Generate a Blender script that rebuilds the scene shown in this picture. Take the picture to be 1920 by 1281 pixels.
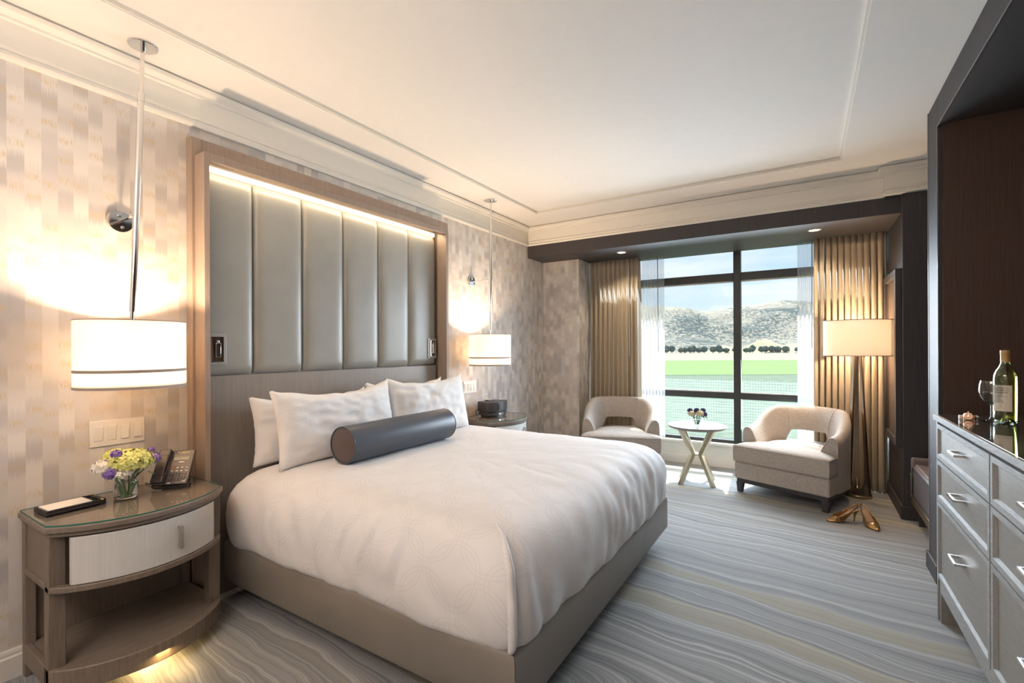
import bpy, math, random
from mathutils import Vector, Matrix, noise
R = math.radians
random.seed(7)
scene = bpy.context.scene
for o in list(bpy.data.objects): bpy.data.objects.remove(o)
COL = scene.collection

# ---------------------------------------------------------------- camera
H = 1.32; YAW = R(32.12); ROLL = R(-0.25); F = 881.0
cam = bpy.data.objects.new('camera', bpy.data.cameras.new('camera')); COL.objects.link(cam)
fw = Vector((-math.sin(YAW), math.cos(YAW), 0)); rt = Vector((math.cos(YAW), math.sin(YAW), 0)); up = Vector((0, 0, 1))
rr = rt*math.cos(ROLL) + up*math.sin(ROLL); uu = -rt*math.sin(ROLL) + up*math.cos(ROLL)
M = Matrix((rr, uu, -fw)).transposed().to_4x4(); M.translation = (0, 0, H)
cam.matrix_world = M
cam.data.sensor_width = 36; cam.data.lens = 36*F/1920; cam.data.shift_y = 11.5/1920
cam.data.clip_end = 8000; cam.data.clip_start = 0.02
scene.camera = cam

# ---------------------------------------------------------------- exposure, sky, sun, large lights
vs = scene.view_settings
vs.view_transform = 'Standard'; vs.look = 'None'; vs.gamma = 1; vs.use_curve_mapping = False; vs.exposure = 0.38
W = bpy.data.worlds.new('sky'); scene.world = W; W.use_nodes = True
nt = W.node_tree; nt.nodes.clear()
tc = nt.nodes.new('ShaderNodeTexCoord'); sep = nt.nodes.new('ShaderNodeSeparateXYZ'); nt.links.new(tc.outputs['Generated'], sep.inputs[0])
ramp = nt.nodes.new('ShaderNodeValToRGB'); nt.links.new(sep.outputs['Z'], ramp.inputs[0])
ramp.color_ramp.elements[0].position = 0.0; ramp.color_ramp.elements[0].color = (0.74, 0.87, 0.97, 1)
ramp.color_ramp.elements[1].position = 0.9; ramp.color_ramp.elements[1].color = (0.20, 0.42, 0.78, 1)
e = ramp.color_ramp.elements.new(0.18); e.color = (0.50, 0.71, 0.93, 1)
e = ramp.color_ramp.elements.new(0.4); e.color = (0.45, 0.66, 0.92, 1)
mp = nt.nodes.new('ShaderNodeMapping'); mp.inputs['Scale'].default_value = (2.2, 2.2, 9.0); nt.links.new(tc.outputs['Generated'], mp.inputs[0])
nz = nt.nodes.new('ShaderNodeTexNoise'); nz.inputs['Scale'].default_value = 1.6; nz.inputs['Detail'].default_value = 7; nz.inputs['Roughness'].default_value = 0.55
nt.links.new(mp.outputs[0], nz.inputs[0])
r2 = nt.nodes.new('ShaderNodeValToRGB'); nt.links.new(nz.outputs[0], r2.inputs[0])
r2.color_ramp.elements[0].position = 0.46; r2.color_ramp.elements[1].position = 0.72; r2.color_ramp.elements[1].color = (0.8, 0.8, 0.8, 1)
mx = nt.nodes.new('ShaderNodeMixRGB'); nt.links.new(r2.outputs[0], mx.inputs[0]); nt.links.new(ramp.outputs[0], mx.inputs[1]); mx.inputs[2].default_value = (0.95, 0.96, 0.97, 1)
bg = nt.nodes.new('ShaderNodeBackground'); nt.links.new(mx.outputs[0], bg.inputs[0]); bg.inputs[1].default_value = 0.9
wo = nt.nodes.new('ShaderNodeOutputWorld'); nt.links.new(bg.outputs[0], wo.inputs[0])

def light(name, kind, loc, energy, color, **kw):
    d = bpy.data.lights.new(name, kind); d.energy = energy; d.color = color
    for k, v in kw.items():
        if k != 'direction': setattr(d, k, v)
    o = bpy.data.objects.new(name, d); COL.objects.link(o); o.location = loc
    if 'direction' in kw: o.rotation_euler = Vector(kw['direction']).to_track_quat('-Z', 'Y').to_euler()
    return o
light('sun', 'SUN', (0, 20, 20), 8.5, (1.0, 0.96, 0.88), angle=R(0.6), direction=(0.03, -0.47, -0.88))
# added fill lamps behind the camera, no fixtures: one aimed up, one down
light('entry_up_fill', 'AREA', (-0.9, -0.95, 2.25), 36, (1.0, 0.87, 0.79), shape='RECTANGLE', size=2.2, size_y=0.8, direction=(0, 0.25, 1))
light('entry_down_fill', 'AREA', (-0.9, -0.9, 2.66), 26, (1.0, 0.88, 0.82), shape='RECTANGLE', size=1.6, size_y=0.9, direction=(0, 0.25, -1))
# added area lamp just inside the glass, boosting the daylight
light('window_daylight_fill', 'AREA', (-0.81, 5.565, 1.22), 130, (0.74, 0.87, 1.0), shape='RECTANGLE', size=2.6, size_y=1.7, direction=(0, -1, -0.28))
bpy.data.lights['window_daylight_fill'].spread = R(125)

# ---------------------------------------------------------------- mesh helpers
def tag(o, label=None, cat=None, group=None, kind=None):
    if label: o['label'] = label
    if cat: o['category'] = cat
    if group: o['group'] = group
    if kind: o['kind'] = kind
    return o
def empty(name, loc=(0, 0, 0), rz=0, label=None, cat=None, group=None, kind=None, rot=None):
    o = bpy.data.objects.new(name, None); COL.objects.link(o); o.location = loc
    o.rotation_euler = rot if rot else (0, 0, rz); o.empty_display_size = 0.05
    return tag(o, label, cat, group, kind)
class MB:
    def __init__(s): s.v = []; s.f = []
    def add(s, vs_, fs, M=None):
        b = len(s.v)
        s.v += [tuple(M @ Vector(v)) if M else tuple(v) for v in vs_]
        s.f += [[i+b for i in f] for f in fs]; return s
    def box(s, x0, x1, y0, y1, z0, z1, M=None):
        v = [(x, y, z) for z in (z0, z1) for y in (y0, y1) for x in (x0, x1)]
        return s.add(v, [(0, 2, 3, 1), (4, 5, 7, 6), (0, 1, 5, 4), (2, 6, 7, 3), (0, 4, 6, 2), (1, 3, 7, 5)], M)
    def prism(s, poly, z0, z1, M=None):
        n = len(poly)
        v = [(x, y, z0) for x, y in poly] + [(x, y, z1) for x, y in poly]
        return s.add(v, [list(range(n))[::-1], list(range(n, 2*n))] + [(i, (i+1) % n, n+(i+1) % n, n+i) for i in range(n)], M)
    def lathe(s, prof, n=32, M=None, c=(0, 0, 0)):
        v = []; f = []; m = len(prof)
        for r, z in prof:
            for i in range(n):
                a = 2*math.pi*i/n; v.append((c[0]+r*math.cos(a), c[1]+r*math.sin(a), c[2]+z))
        for k in range(m-1):
            for i in range(n): f.append((k*n+i, k*n+(i+1) % n, (k+1)*n+(i+1) % n, (k+1)*n+i))
        if prof[0][0] > 1e-6: f.append(list(range(n))[::-1])
        if prof[-1][0] > 1e-6: f.append([(m-1)*n+i for i in range(n)])
        return s.add(v, f, M)
    def shell(s, prof, n=32, M=None, c=(0, 0, 0)):      # open lathe, profile is already a closed loop
        v = []; f = []; m = len(prof)
        for r, z in prof:
            for i in range(n):
                a = 2*math.pi*i/n; v.append((c[0]+r*math.cos(a), c[1]+r*math.sin(a), c[2]+z))
        for k in range(m):
            k2 = (k+1) % m
            for i in range(n): f.append((k*n+i, k*n+(i+1) % n, k2*n+(i+1) % n, k2*n+i))
        return s.add(v, f, M)
    def tube(s, path, r, n=8, M=None, closed=False, flat=1.0):
        P = [Vector(p) for p in path]; m = len(P); v = []; f = []
        ref = None
        for k in range(m):
            a = P[k-1] if (k > 0 or closed) else P[k]; b = P[(k+1) % m] if (k < m-1 or closed) else P[k]
            t = (b-a).normalized()
            if ref is None: ref = Vector((0, 0, 1)) if abs(t.z) < 0.9 else Vector((1, 0, 0))
            u = (ref - t*ref.dot(t)).normalized(); w = t.cross(u); ref = u
            rad = r[k] if isinstance(r, (list, tuple)) else r
            for i in range(n):
                an = 2*math.pi*i/n; v.append(P[k] + u*math.cos(an)*rad*flat + w*math.sin(an)*rad)
        for k in range(m if closed else m-1):
            k2 = (k+1) % m
            for i in range(n): f.append((k*n+i, k*n+(i+1) % n, k2*n+(i+1) % n, k2*n+i))
        if not closed: f += [list(range(n))[::-1], [(m-1)*n+i for i in range(n)]]
        return s.add(v, f, M)
    def loft(s, rings, closed=True, cap=True, M=None):
        n = len(rings[0]); v = [p for r_ in rings for p in r_]; f = []
        for k in range(len(rings)-1):
            for i in range(n if closed else n-1): f.append((k*n+i, k*n+(i+1) % n, (k+1)*n+(i+1) % n, (k+1)*n+i))
        if cap and closed: f += [list(range(n))[::-1], [(len(rings)-1)*n+i for i in range(n)]]
        return s.add(v, f, M)
    def grid(s, fn, nu, nv, M=None):
        v = [fn(i/nu, j/nv) for j in range(nv+1) for i in range(nu+1)]
        f = [(j*(nu+1)+i, j*(nu+1)+i+1, (j+1)*(nu+1)+i+1, (j+1)*(nu+1)+i) for j in range(nv) for i in range(nu)]
        return s.add(v, f, M)
    def build(s, name, mat, parent=None, bevel=0, seg=2, angle=40, solid=0, sub=0, smooth=True, flip=False):
        me = bpy.data.meshes.new(name); me.from_pydata([tuple(x) for x in s.v], [], s.f); me.validate(); me.update()
        import bmesh
        bm = bmesh.new(); bm.from_mesh(me); bmesh.ops.recalc_face_normals(bm, faces=bm.faces)
        if flip: bmesh.ops.reverse_faces(bm, faces=bm.faces)
        bm.to_mesh(me); bm.free()
        if smooth:
            me.shade_smooth(); me.set_sharp_from_angle(angle=R(angle))
        me.materials.append(mat)
        o = bpy.data.objects.new(name, me); COL.objects.link(o)
        if parent: o.parent = parent
        if solid: m_ = o.modifiers.new('s', 'SOLIDIFY'); m_.thickness = solid; m_.offset = 0
        if bevel:
            b = o.modifiers.new('b', 'BEVEL'); b.width = bevel; b.segments = seg; b.limit_method = 'ANGLE'; b.angle_limit = R(35); b.harden_normals = False
        if sub: m_ = o.modifiers.new('u', 'SUBSURF'); m_.levels = sub; m_.render_levels = sub
        return o
def B(x0, x1, y0, y1, z0, z1): return MB().box(x0, x1, y0, y1, z0, z1)
def copy_tree(o, parent=None):
    c = o.copy(); COL.objects.link(c); c.parent = parent
    for ch in list(o.children): copy_tree(ch, c)
    return c
def sst(a, b, x):
    t = max(0, min(1, (x-a)/(b-a))); return t*t*(3-2*t)
def text(name, body, size, mat, parent, M, ext=0.0003, align='CENTER'):
    cu = bpy.data.curves.new('t', 'FONT'); cu.body = body; cu.size = size; cu.extrude = ext; cu.align_x = align; cu.resolution_u = 2
    t = bpy.data.objects.new('t', cu); COL.objects.link(t)
    dg = bpy.context.evaluated_depsgraph_get(); me = bpy.data.meshes.new_from_object(t.evaluated_get(dg))
    bpy.data.objects.remove(t); me.materials.clear(); me.materials.append(mat); me.transform(M)
    o = bpy.data.objects.new(name, me); COL.objects.link(o)
    if parent: o.parent = parent
    return o

# ---------------------------------------------------------------- material helpers
class N:
    def __init__(s, name):
        s.m = bpy.data.materials.new(name); s.m.use_nodes = True; s.t = s.m.node_tree; s.t.nodes.clear()
        s.out = s.t.nodes.new('ShaderNodeOutputMaterial')
    def nd(s, typ, props=None, **ins):
        n = s.t.nodes.new('ShaderNode'+typ)
        for k, v in (props or {}).items(): setattr(n, k, v)
        for k, v in ins.items():
            key = int(k[1:]) if k[0] == '_' and k[1:].isdigit() else k.replace('_', ' ')
            s.set(n, key, v)
        return n
    def set(s, n, key, v):
        if isinstance(v, bpy.types.Node): v = v.outputs[0]
        if isinstance(v, bpy.types.NodeSocket): s.t.links.new(v, n.inputs[key])
        else:
            if isinstance(v, (tuple, list)) and len(v) == 3 and n.inputs[key].type == 'RGBA': v = (*v, 1)
            n.inputs[key].default_value = v
    def math(s, op, a, b=0.0, c=0.0): return s.nd('Math', {'operation': op}, _0=a, _1=b, _2=c)
    def coord(s): return s.nd('TexCoord').outputs['Object']
    def scl(s, v, sc, loc=(0, 0, 0), rot=(0, 0, 0)):
        n = s.nd('Mapping', Vector=v); n.inputs['Scale'].default_value = sc; n.inputs['Location'].default_value = loc; n.inputs['Rotation'].default_value = rot; return n.outputs[0]
    def noise(s, v, scale, detail=3, rough=0.5): return s.nd('TexNoise', Vector=v, Scale=scale, Detail=detail, Roughness=rough).outputs[0]
    def ramp(s, f, stops, interp='LINEAR'):
        n = s.nd('ValToRGB', Fac=f); cr = n.color_ramp; cr.interpolation = interp
        while len(cr.elements) > 1: cr.elements.remove(cr.elements[0])
        cr.elements[0].position = stops[0][0]; cr.elements[0].color = (*stops[0][1], 1) if isinstance(stops[0][1], tuple) else (stops[0][1],)*3+(1,)
        for p, c in stops[1:]:
            e = cr.elements.new(p); e.color = (*c, 1) if isinstance(c, tuple) else (c, c, c, 1)
        return n.outputs[0]
    def mix(s, f, a, b, blend='MIX'):
        n = s.nd('MixRGB', {'blend_type': blend}); s.set(n, 0, f); s.set(n, 1, a); s.set(n, 2, b); return n.outputs[0]
    def bump(s, h, strength=0.2, dist=0.01): return s.nd('Bump', Height=h, Strength=strength, Distance=dist).outputs[0]
    def pbsdf(s, **kw): return s.nd('BsdfPrincipled', **kw)
    def done(s, sh): s.t.links.new(sh.outputs[0], s.out.inputs[0]); return s.m
def hsv(c, k): return tuple(min(1, x*k) for x in c)
def plain(name, c, rough=0.5, metal=0.0, var=0.06, scale=20, bump=0.0, bscale=200, **kw):
    n = N(name); co = n.coord()
    col = n.ramp(n.noise(co, scale, 3), [(0.3, hsv(c, 1-var)), (0.7, hsv(c, 1+var))])
    p = n.pbsdf(Base_Color=col, Roughness=rough, Metallic=metal)
    for k, v in kw.items(): n.set(p, k.replace('_', ' '), v)
    if bump: n.set(p, 'Normal', n.bump(n.noise(co, bscale, 2), bump, 0.002))
    return n.done(p)
def wood(name, c1, c2, grain=(60, 60, 3), rough=0.45, bump=0.15, coat=0.0):
    n = N(name); co = n.coord(); v = n.scl(co, grain)
    a = n.noise(v, 1.6, 6, 0.6); b = n.noise(n.scl(co, tuple(g*4 for g in grain)), 2.0, 3)
    f = n.math('ADD', n.math('MULTIPLY', a, 0.7), n.math('MULTIPLY', b, 0.3))
    p = n.pbsdf(Base_Color=n.ramp(f, [(0.33, c1), (0.67, c2)]), Roughness=rough, Normal=n.bump(f, bump, 0.002))
    if coat: n.set(p, 'Coat Weight', coat); n.set(p, 'Coat Roughness', 0.12)
    return n.done(p)
def leather(name, c, rough=0.42, scale=350, bump=0.12, spec=0.5):
    n = N(name); co = n.coord()
    h = n.nd('TexVoronoi', Vector=co, Scale=scale).outputs[0]
    col = n.ramp(n.noise(co, 6, 4), [(0.3, hsv(c, .95)), (0.7, hsv(c, 1.05))])
    return n.done(n.pbsdf(Base_Color=col, Roughness=rough, Specular_IOR_Level=spec, Normal=n.bump(h, bump, 0.001)))
def weave(name, c1, c2, sc=900, rough=0.9, bump=0.35, sheen=0.2):
    n = N(name); co = n.coord()
    a = n.noise(n.scl(co, (1, 1, .25)), sc*.25, 3, .75); b = n.noise(n.scl(co, (.14, .14, 1.3)), sc*.30, 3, .7)
    f = n.math('ADD', n.math('MULTIPLY', a, .5), n.math('MULTIPLY', b, .5))
    return n.done(n.pbsdf(Base_Color=n.ramp(f, [(0.36, c1), (0.62, c2)]), Roughness=rough, Sheen_Weight=sheen, Normal=n.bump(f, bump, 0.0015)))
def glassy(name, tint=(1, 1, 1), k1=0.04, k2=0.5, rough=0.02):
    # thin clear glass: light passes straight through, mirror reflection by angle
    n = N(name)
    lw = n.nd('LayerWeight', Blend=0.5).outputs['Facing']      # same from both sides of the sheet
    fr = n.math('ADD', n.math('MULTIPLY', n.math('POWER', lw, 4.0), k2), k1)
    g = n.nd('BsdfGlossy', Color=(1, 1, 1), Roughness=rough); t = n.nd('BsdfTransparent', Color=tint)
    m = n.nd('MixShader'); n.set(m, 0, fr); n.t.links.new(t.outputs[0], m.inputs[1]); n.t.links.new(g.outputs[0], m.inputs[2])
    return n.done(m)
def solid_glass(name, tint=(1, 1, 1), rough=0.0, ior=1.47):
    n = N(name)
    return n.done(n.pbsdf(Base_Color=tint, Roughness=rough, IOR=ior, Transmission_Weight=1.0))
def emit(name, c, s):
    n = N(name); return n.done(n.nd('Emission', Color=c, Strength=s))
def fabric_shade(name, c=(0.95, 0.90, 0.84), trans=0.55):
    n = N(name); co = n.coord()
    col = n.ramp(n.noise(n.scl(co, (1, 1, 3)), 300, 2), [(0.3, hsv(c, .93)), (0.7, c)])
    d = n.nd('BsdfDiffuse', Color=col); t = n.nd('BsdfTranslucent', Color=col)
    m = n.nd('MixShader'); n.set(m, 0, trans); n.t.links.new(d.outputs[0], m.inputs[1]); n.t.links.new(t.outputs[0], m.inputs[2])
    return n.done(m)

MAT = {}
def wallpaper():
    n = N('wallpaper'); co = n.coord(); s = n.nd('SeparateXYZ', Vector=co)
    h = n.math('ADD', s.outputs[0], s.outputs[1]); z = s.outputs[2]
    cw = n.math('DIVIDE', n.math('ADD', h, 20.0 + 0.03), 0.0508); ci = n.math('FLOOR', cw)
    rnd = n.nd('TexWhiteNoise', {'noise_dimensions': '1D'}, W=ci).outputs[0]
    fe = n.noise(n.nd('CombineXYZ', X=n.math('MULTIPLY', h, 420), Y=n.math('MULTIPLY', z, 6.0), Z=0.0), 1.0, 1)
    zz = n.math('ADD', n.math('ADD', n.math('DIVIDE', z, 0.088), n.math('MULTIPLY', rnd, 7)), n.math('MULTIPLY', fe, 0.75))
    zi = n.math('FLOOR', zz); fz = n.math('FRACT', zz)
    r1 = n.nd('TexWhiteNoise', {'noise_dimensions': '2D'}, Vector=n.nd('CombineXYZ', X=ci, Y=zi, Z=0.0)).outputs[0]
    r0 = n.nd('TexWhiteNoise', {'noise_dimensions': '2D'}, Vector=n.nd('CombineXYZ', X=ci, Y=n.math('ADD', zi, 1.0), Z=0.0)).outputs[0]
    sm = n.nd('MapRange', {'interpolation_type': 'SMOOTHSTEP'}, Value=fz, From_Min=0.45, From_Max=1.0)
    v = n.math('ADD', n.math('MULTIPLY', r1, n.math('SUBTRACT', 1.0, sm)), n.math('MULTIPLY', r0, sm))
    col = n.ramp(v, [(0.05, (.46, .43, .415)), (0.3, (.57, .53, .50)), (0.7, (.65, .605, .56)), (0.95, (.72, .675, .62))])
    stre = n.noise(n.nd('CombineXYZ', X=n.math('MULTIPLY', h, 700), Y=n.math('MULTIPLY', z, 12.0), Z=0.0), 1.0, 2)
    col = n.mix(0.10, col, n.ramp(stre, [(0.3, .75), (0.7, 1.0)]), 'MULTIPLY')
    # gold flecked band at some block joints
    fl = n.noise(n.nd('CombineXYZ', X=n.math('MULTIPLY', h, 560), Y=n.math('MULTIPLY', z, 34.0), Z=3.0), 1.0, 1)
    band = n.math('LESS_THAN', n.math('ABSOLUTE', n.math('SUBTRACT', fz, 0.18)), 0.17)
    pick = n.math('GREATER_THAN', n.nd('TexWhiteNoise', {'noise_dimensions': '2D'}, Vector=n.nd('CombineXYZ', X=zi, Y=ci, Z=0.0)).outputs[0], 0.52)
    g = n.math('MULTIPLY', n.math('MULTIPLY', band, pick), n.ramp(fl, [(0.47, 0.0), (0.57, 0.65)]))
    col = n.mix(g, col, (.56, .42, .22))
    return n.done(n.pbsdf(Base_Color=col, Roughness=0.62, Normal=n.bump(stre, 0.08, 0.001)))
def carpet():
    n = N('carpet'); co = n.coord(); s = n.nd('SeparateXYZ', Vector=co)
    lo = n.noise(n.scl(co, (0.5, 0.9, 1)), 1.3, 2, .5); mi = n.noise(n.scl(co, (1.2, 2.6, 1)), 2.2, 2, .5)
    sy = n.math('ADD', n.math('ADD', n.math('MULTIPLY', s.outputs[1], 1.0), n.math('MULTIPLY', s.outputs[0], 0.10)),
                n.math('ADD', n.math('MULTIPLY', lo, 0.34), n.math('MULTIPLY', mi, 0.085)))
    w1 = n.nd('TexNoise', {'noise_dimensions': '1D'}, W=n.math('MULTIPLY', sy, 17.0), Scale=1.0, Detail=3.0, Roughness=0.72).outputs[0]
    w2 = n.nd('TexNoise', {'noise_dimensions': '1D'}, W=n.math('MULTIPLY', sy, 5.2), Scale=1.0, Detail=0.0).outputs[0]
    base = n.ramp(w1, [(0.30, (.165, .17, .175)), (0.42, (.28, .285, .285)), (0.46, (.20, .205, .21)), (0.51, (.32, .325, .325)),
                       (0.55, (.23, .235, .235)), (0.61, (.44, .435, .43)), (0.68, (.27, .275, .275)), (0.76, (.38, .38, .375))])
    och = n.ramp(w2, [(0.66, 0.0), (0.70, 1.0)])
    base = n.mix(n.math('MULTIPLY', och, 0.45), base, (.36, .31, .19))
    pile = n.noise(co, 420, 2, .8)
    col = n.mix(0.35, base, n.ramp(pile, [(0.3, .45), (0.65, 1.0)]), 'MULTIPLY')
    h = n.math('ADD', n.math('MULTIPLY', pile, .5), n.math('MULTIPLY', w1, .8))
    return n.done(n.pbsdf(Base_Color=col, Roughness=0.95, Sheen_Weight=.15, Normal=n.bump(h, 0.6, 0.006)))
def linen(name, c=(.76, .735, .73), pattern=1.0):
    n = N(name); co = n.coord(); s = n.nd('SeparateXYZ', Vector=co)
    # interlocking oval rings woven tone on tone
    u = n.math('ADD', s.outputs[0], n.math('MULTIPLY', s.outputs[2], 0.0)); v_ = n.math('ADD', s.outputs[1], n.math('MULTIPLY', s.outputs[2], 1.0))
    tot = None
    for ox, oy in ((0, 0), (.5, .5)):
        fx = n.math('SUBTRACT', n.math('FRACT', n.math('ADD', n.math('DIVIDE', u, .26), 30+ox)), .5)
        fy = n.math('SUBTRACT', n.math('FRACT', n.math('ADD', n.math('DIVIDE', v_, .30), 30+oy)), .5)
        d = n.math('SQRT', n.math('ADD', n.math('MULTIPLY', fx, fx), n.math('MULTIPLY', fy, fy)))
        for r_ in (.40, .46):
            q = n.math('LESS_THAN', n.math('ABSOLUTE', n.math('SUBTRACT', d, r_)), .011)
            tot = q if tot is None else n.math('MAXIMUM', tot, q)
    col = n.mix(n.math('MULTIPLY', tot, 0.34*pattern), c, hsv(c, 0.84))
    fine = n.noise(co, 600, 2); wr = n.noise(n.scl(co, (1, 1, 1)), 9, 4, .55)
    h = n.math('ADD', n.math('MULTIPLY', fine, .06), n.math('MULTIPLY', wr, .8))
    return n.done(n.pbsdf(Base_Color=col, Roughness=0.75, Sheen_Weight=.15, Normal=n.bump(h, 0.22, 0.012)))
def sheer():
    n = N('sheer_fabric'); co = n.coord()
    d = n.nd('BsdfDiffuse', Color=(.66, .66, .68)); t = n.nd('BsdfTranslucent', Color=(.62, .63, .66)); tr = n.nd('BsdfTransparent', Color=(1, 1, 1))
    m = n.nd('MixShader'); n.set(m, 0, .6); n.t.links.new(d.outputs[0], m.inputs[1]); n.t.links.new(t.outputs[0], m.inputs[2])
    m2 = n.nd('MixShader'); n.set(m2, 0, .60); n.t.links.new(m.outputs[0], m2.inputs[1]); n.t.links.new(tr.outputs[0], m2.inputs[2])
    return n.done(m2)
def screen_mesh():
    n = N('screen_mesh'); co = n.coord(); s = n.nd('SeparateXYZ', Vector=co)
    def wire(a, p): return n.math('LESS_THAN', n.math('FRACT', n.math('DIVIDE', a, p)), .30)
    g = n.math('MAXIMUM', wire(n.math('ADD', s.outputs[0], 10), .026), wire(s.outputs[2], .030))
    f = n.math('SUBTRACT', 1.0, n.math('ADD', n.math('MULTIPLY', g, .06), .018))
    d = n.nd('BsdfDiffuse', Color=(.80, .84, .88)); t = n.nd('BsdfTranslucent', Color=(.80, .84, .88)); m = n.nd('MixShader'); n.set(m, 0, .5)
    n.t.links.new(d.outputs[0], m.inputs[1]); n.t.links.new(t.outputs[0], m.inputs[2])
    tr = n.nd('BsdfTransparent'); m2 = n.nd('MixShader'); n.set(m2, 0, f); n.t.links.new(m.outputs[0], m2.inputs[1]); n.t.links.new(tr.outputs[0], m2.inputs[2])
    return n.done(m2)
def drape():
    n = N('drapery_satin'); co = n.coord()
    th = n.noise(n.scl(co, (3, 3, 60)), 30, 3, .6)
    col = n.ramp(th, [(0.3, (.44, .355, .24)), (0.7, (.56, .46, .33))])
    p = n.pbsdf(Base_Color=col, Roughness=0.5, Sheen_Weight=.4, Normal=n.bump(th, .15, .002))
    t = n.nd('BsdfTranslucent', Color=(.55, .45, .33)); m = n.nd('MixShader'); n.set(m, 0, .10)
    n.t.links.new(p.outputs[0], m.inputs[1]); n.t.links.new(t.outputs[0], m.inputs[2])
    return n.done(m)
def field(name, c1, c2, row=(0.02, .5, 1), sc=4.0):
    n = N(name); co = n.coord()
    f = n.noise(n.scl(co, row), sc, 5, .65)
    return n.done(n.pbsdf(Base_Color=n.ramp(f, [(0.35, c1), (0.65, c2)]), Roughness=.95, Specular_IOR_Level=.1))
def hillside():
    n = N('oak_hillside'); co = n.coord()
    big = n.noise(co, .006, 3, .5); sm = n.noise(co, .12, 3, .8)
    f = n.math('ADD', n.math('MULTIPLY', big, .40), n.math('MULTIPLY', sm, .62))
    trees = n.ramp(f, [(0.49, 0.0), (0.54, 1.0)])
    gr = n.ramp(n.noise(co, .02, 4), [(0.3, (.27, .26, .22)), (0.7, (.34, .33, .28))])
    return n.done(n.pbsdf(Base_Color=n.mix(trees, gr, (.07, .095, .10)), Roughness=1.0, Specular_IOR_Level=.05))
ceil_m = plain('ceiling_paint', (.80, .775, .735), .9, var=.01, bump=.35, bscale=140)
trim_m = plain('trim_paint', (.78, .74, .66), .55, var=.01)
frieze_m = plain('frieze_paint', (.70, .67, .60), .6, var=.01)
white_m = plain('white_plastic', (.80, .76, .70), .35, var=.01)
base_m = plain('baseboard_paint', (.66, .62, .57), .45, var=.01)
wp_m = wallpaper(); cp_m = carpet()
dark_m = wood('espresso_wood', (.030, .026, .028), (.054, .046, .046), (90, 90, 2), .55, .08)
alc_m = wood('walnut_brown_wood', (.050, .027, .018), (.085, .045, .030), (90, 90, 2), .42, .08)
fr_m = wood('headboard_oak', (.27, .20, .155), (.37, .285, .225), (110, 110, 4), .5, .12)
hbp_m = wood('headboard_grey_oak', (.25, .215, .19), (.34, .295, .26), (160, 160, 3), .42, .12)
ns_m = wood('nightstand_oak', (.15, .115, .088), (.235, .185, .142), (60, 60, 4), .5, .18)
nsh_m = wood('nightstand_oak_flat', (.165, .128, .10), (.24, .19, .152), (60, 6, 60), .5, .18)
ply_m = wood('plinth_maple', (.50, .33, .15), (.62, .42, .20), (80, 80, 3), .5, .1)
dw_m = wood('drawer_sycamore', (.60, .585, .56), (.68, .665, .64), (40, 60, 1.2), .35, .03)
ds_m = wood('dresser_oak', (.19, .18, .16), (.27, .255, .23), (120, 8, 90), .42, .2)
dsf_m = wood('dresser_cerused_oak', (.17, .17, .165), (.36, .365, .36), (200, 12, 160), .6, .45)
panel_m = leather('headboard_leatherette', (.335, .325, .29), .36, 500, .05)
bedb_m = leather('bed_base_leatherette', (.225, .198, .172), .38, 420, .14)
bolst_m = leather('bolster_satin', (.068, .078, .098), .36, 900, .05)  # base colour blued to stand for the window's reflection on the satin
bolst_e = leather('bolster_end_satin', (.10, .075, .068), .45, 900, .05)
linen_m = linen('duvet_linen'); pil_m = linen('pillow_linen', (.82, .79, .77), .6); pil2_m = plain('plain_linen', (.82, .79, .77), .8, var=.02, scale=8)
mat_m = plain('mattress_ticking', (.7, .68, .66), .8)
chair_m = weave('armchair_tweed', (.29, .255, .225), (.50, .445, .39)); pipe_m = weave('armchair_piping', (.33, .29, .25), (.42, .37, .32))
drape_m = drape(); sheer_m = sheer(); scr_m = screen_mesh()
chrome = plain('chrome', (.80, .79, .78), .10, 1.0, var=.01); nickel = plain('satin_nickel', (.62, .60, .57), .28, 1.0, var=.02)
brass = plain('champagne_brass', (.55, .50, .38), .32, 1.0, var=.05); bronze = plain('bronze', (.40, .32, .24), .28, 1.0, var=.04)
blk = plain('black_plastic', (.018, .017, .018), .35, var=.05); blk2 = plain('graphite_plastic', (.045, .040, .040), .38, var=.05)
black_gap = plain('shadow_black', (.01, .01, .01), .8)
shade_m = fabric_shade('lampshade_linen'); band_m = plain('shade_ribbon', (.35, .29, .26), .7)
shade_w = fabric_shade('floor_lampshade_linen', (.93, .87, .80), .5)
led_m = emit('led_strip', (1.0, .78, .50), 6.0); bulb_m = emit('bulb', (1.0, .78, .52), 14.0); down_m = emit('downlight_lens', (1.0, .88, .70), 5.0)
win_m = plain('window_bronze', (.030, .033, .032), .35, .4); pane_m = glassy('window_glass', (.98, .99, .985), .006, .06)
gtop_m = glassy('glass_top', (.96, .985, .97), .06, .75, .01)
green_edge = plain('glass_edge_green', (.03, .16, .11), .1, var=.02)
clear_m = solid_glass('clear_glass', (.97, .99, .98)); marble = plain('marble_sill', (.72, .70, .66), .25, var=.08, scale=9)
sole_dk = leather('bench_leather', (.12, .105, .105), .36, 300, .10); benchtop = leather('bench_leather_seat', (.19, .14, .13), .36, 300, .10)

# ================================================================= SETTING
XL = -2.72; ZC = 2.70; YP = 5.06; YW = 5.56
def struct(name, mb, mat, parent=None, **kw):
    o = mb.build(name, mat, parent, **kw)
    if parent is None: o['kind'] = 'structure'
    return o
struct('floor', B(-2.9, 1.45, -1.75, 5.7, -0.12, 0.0), cp_m, smooth=False)
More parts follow.
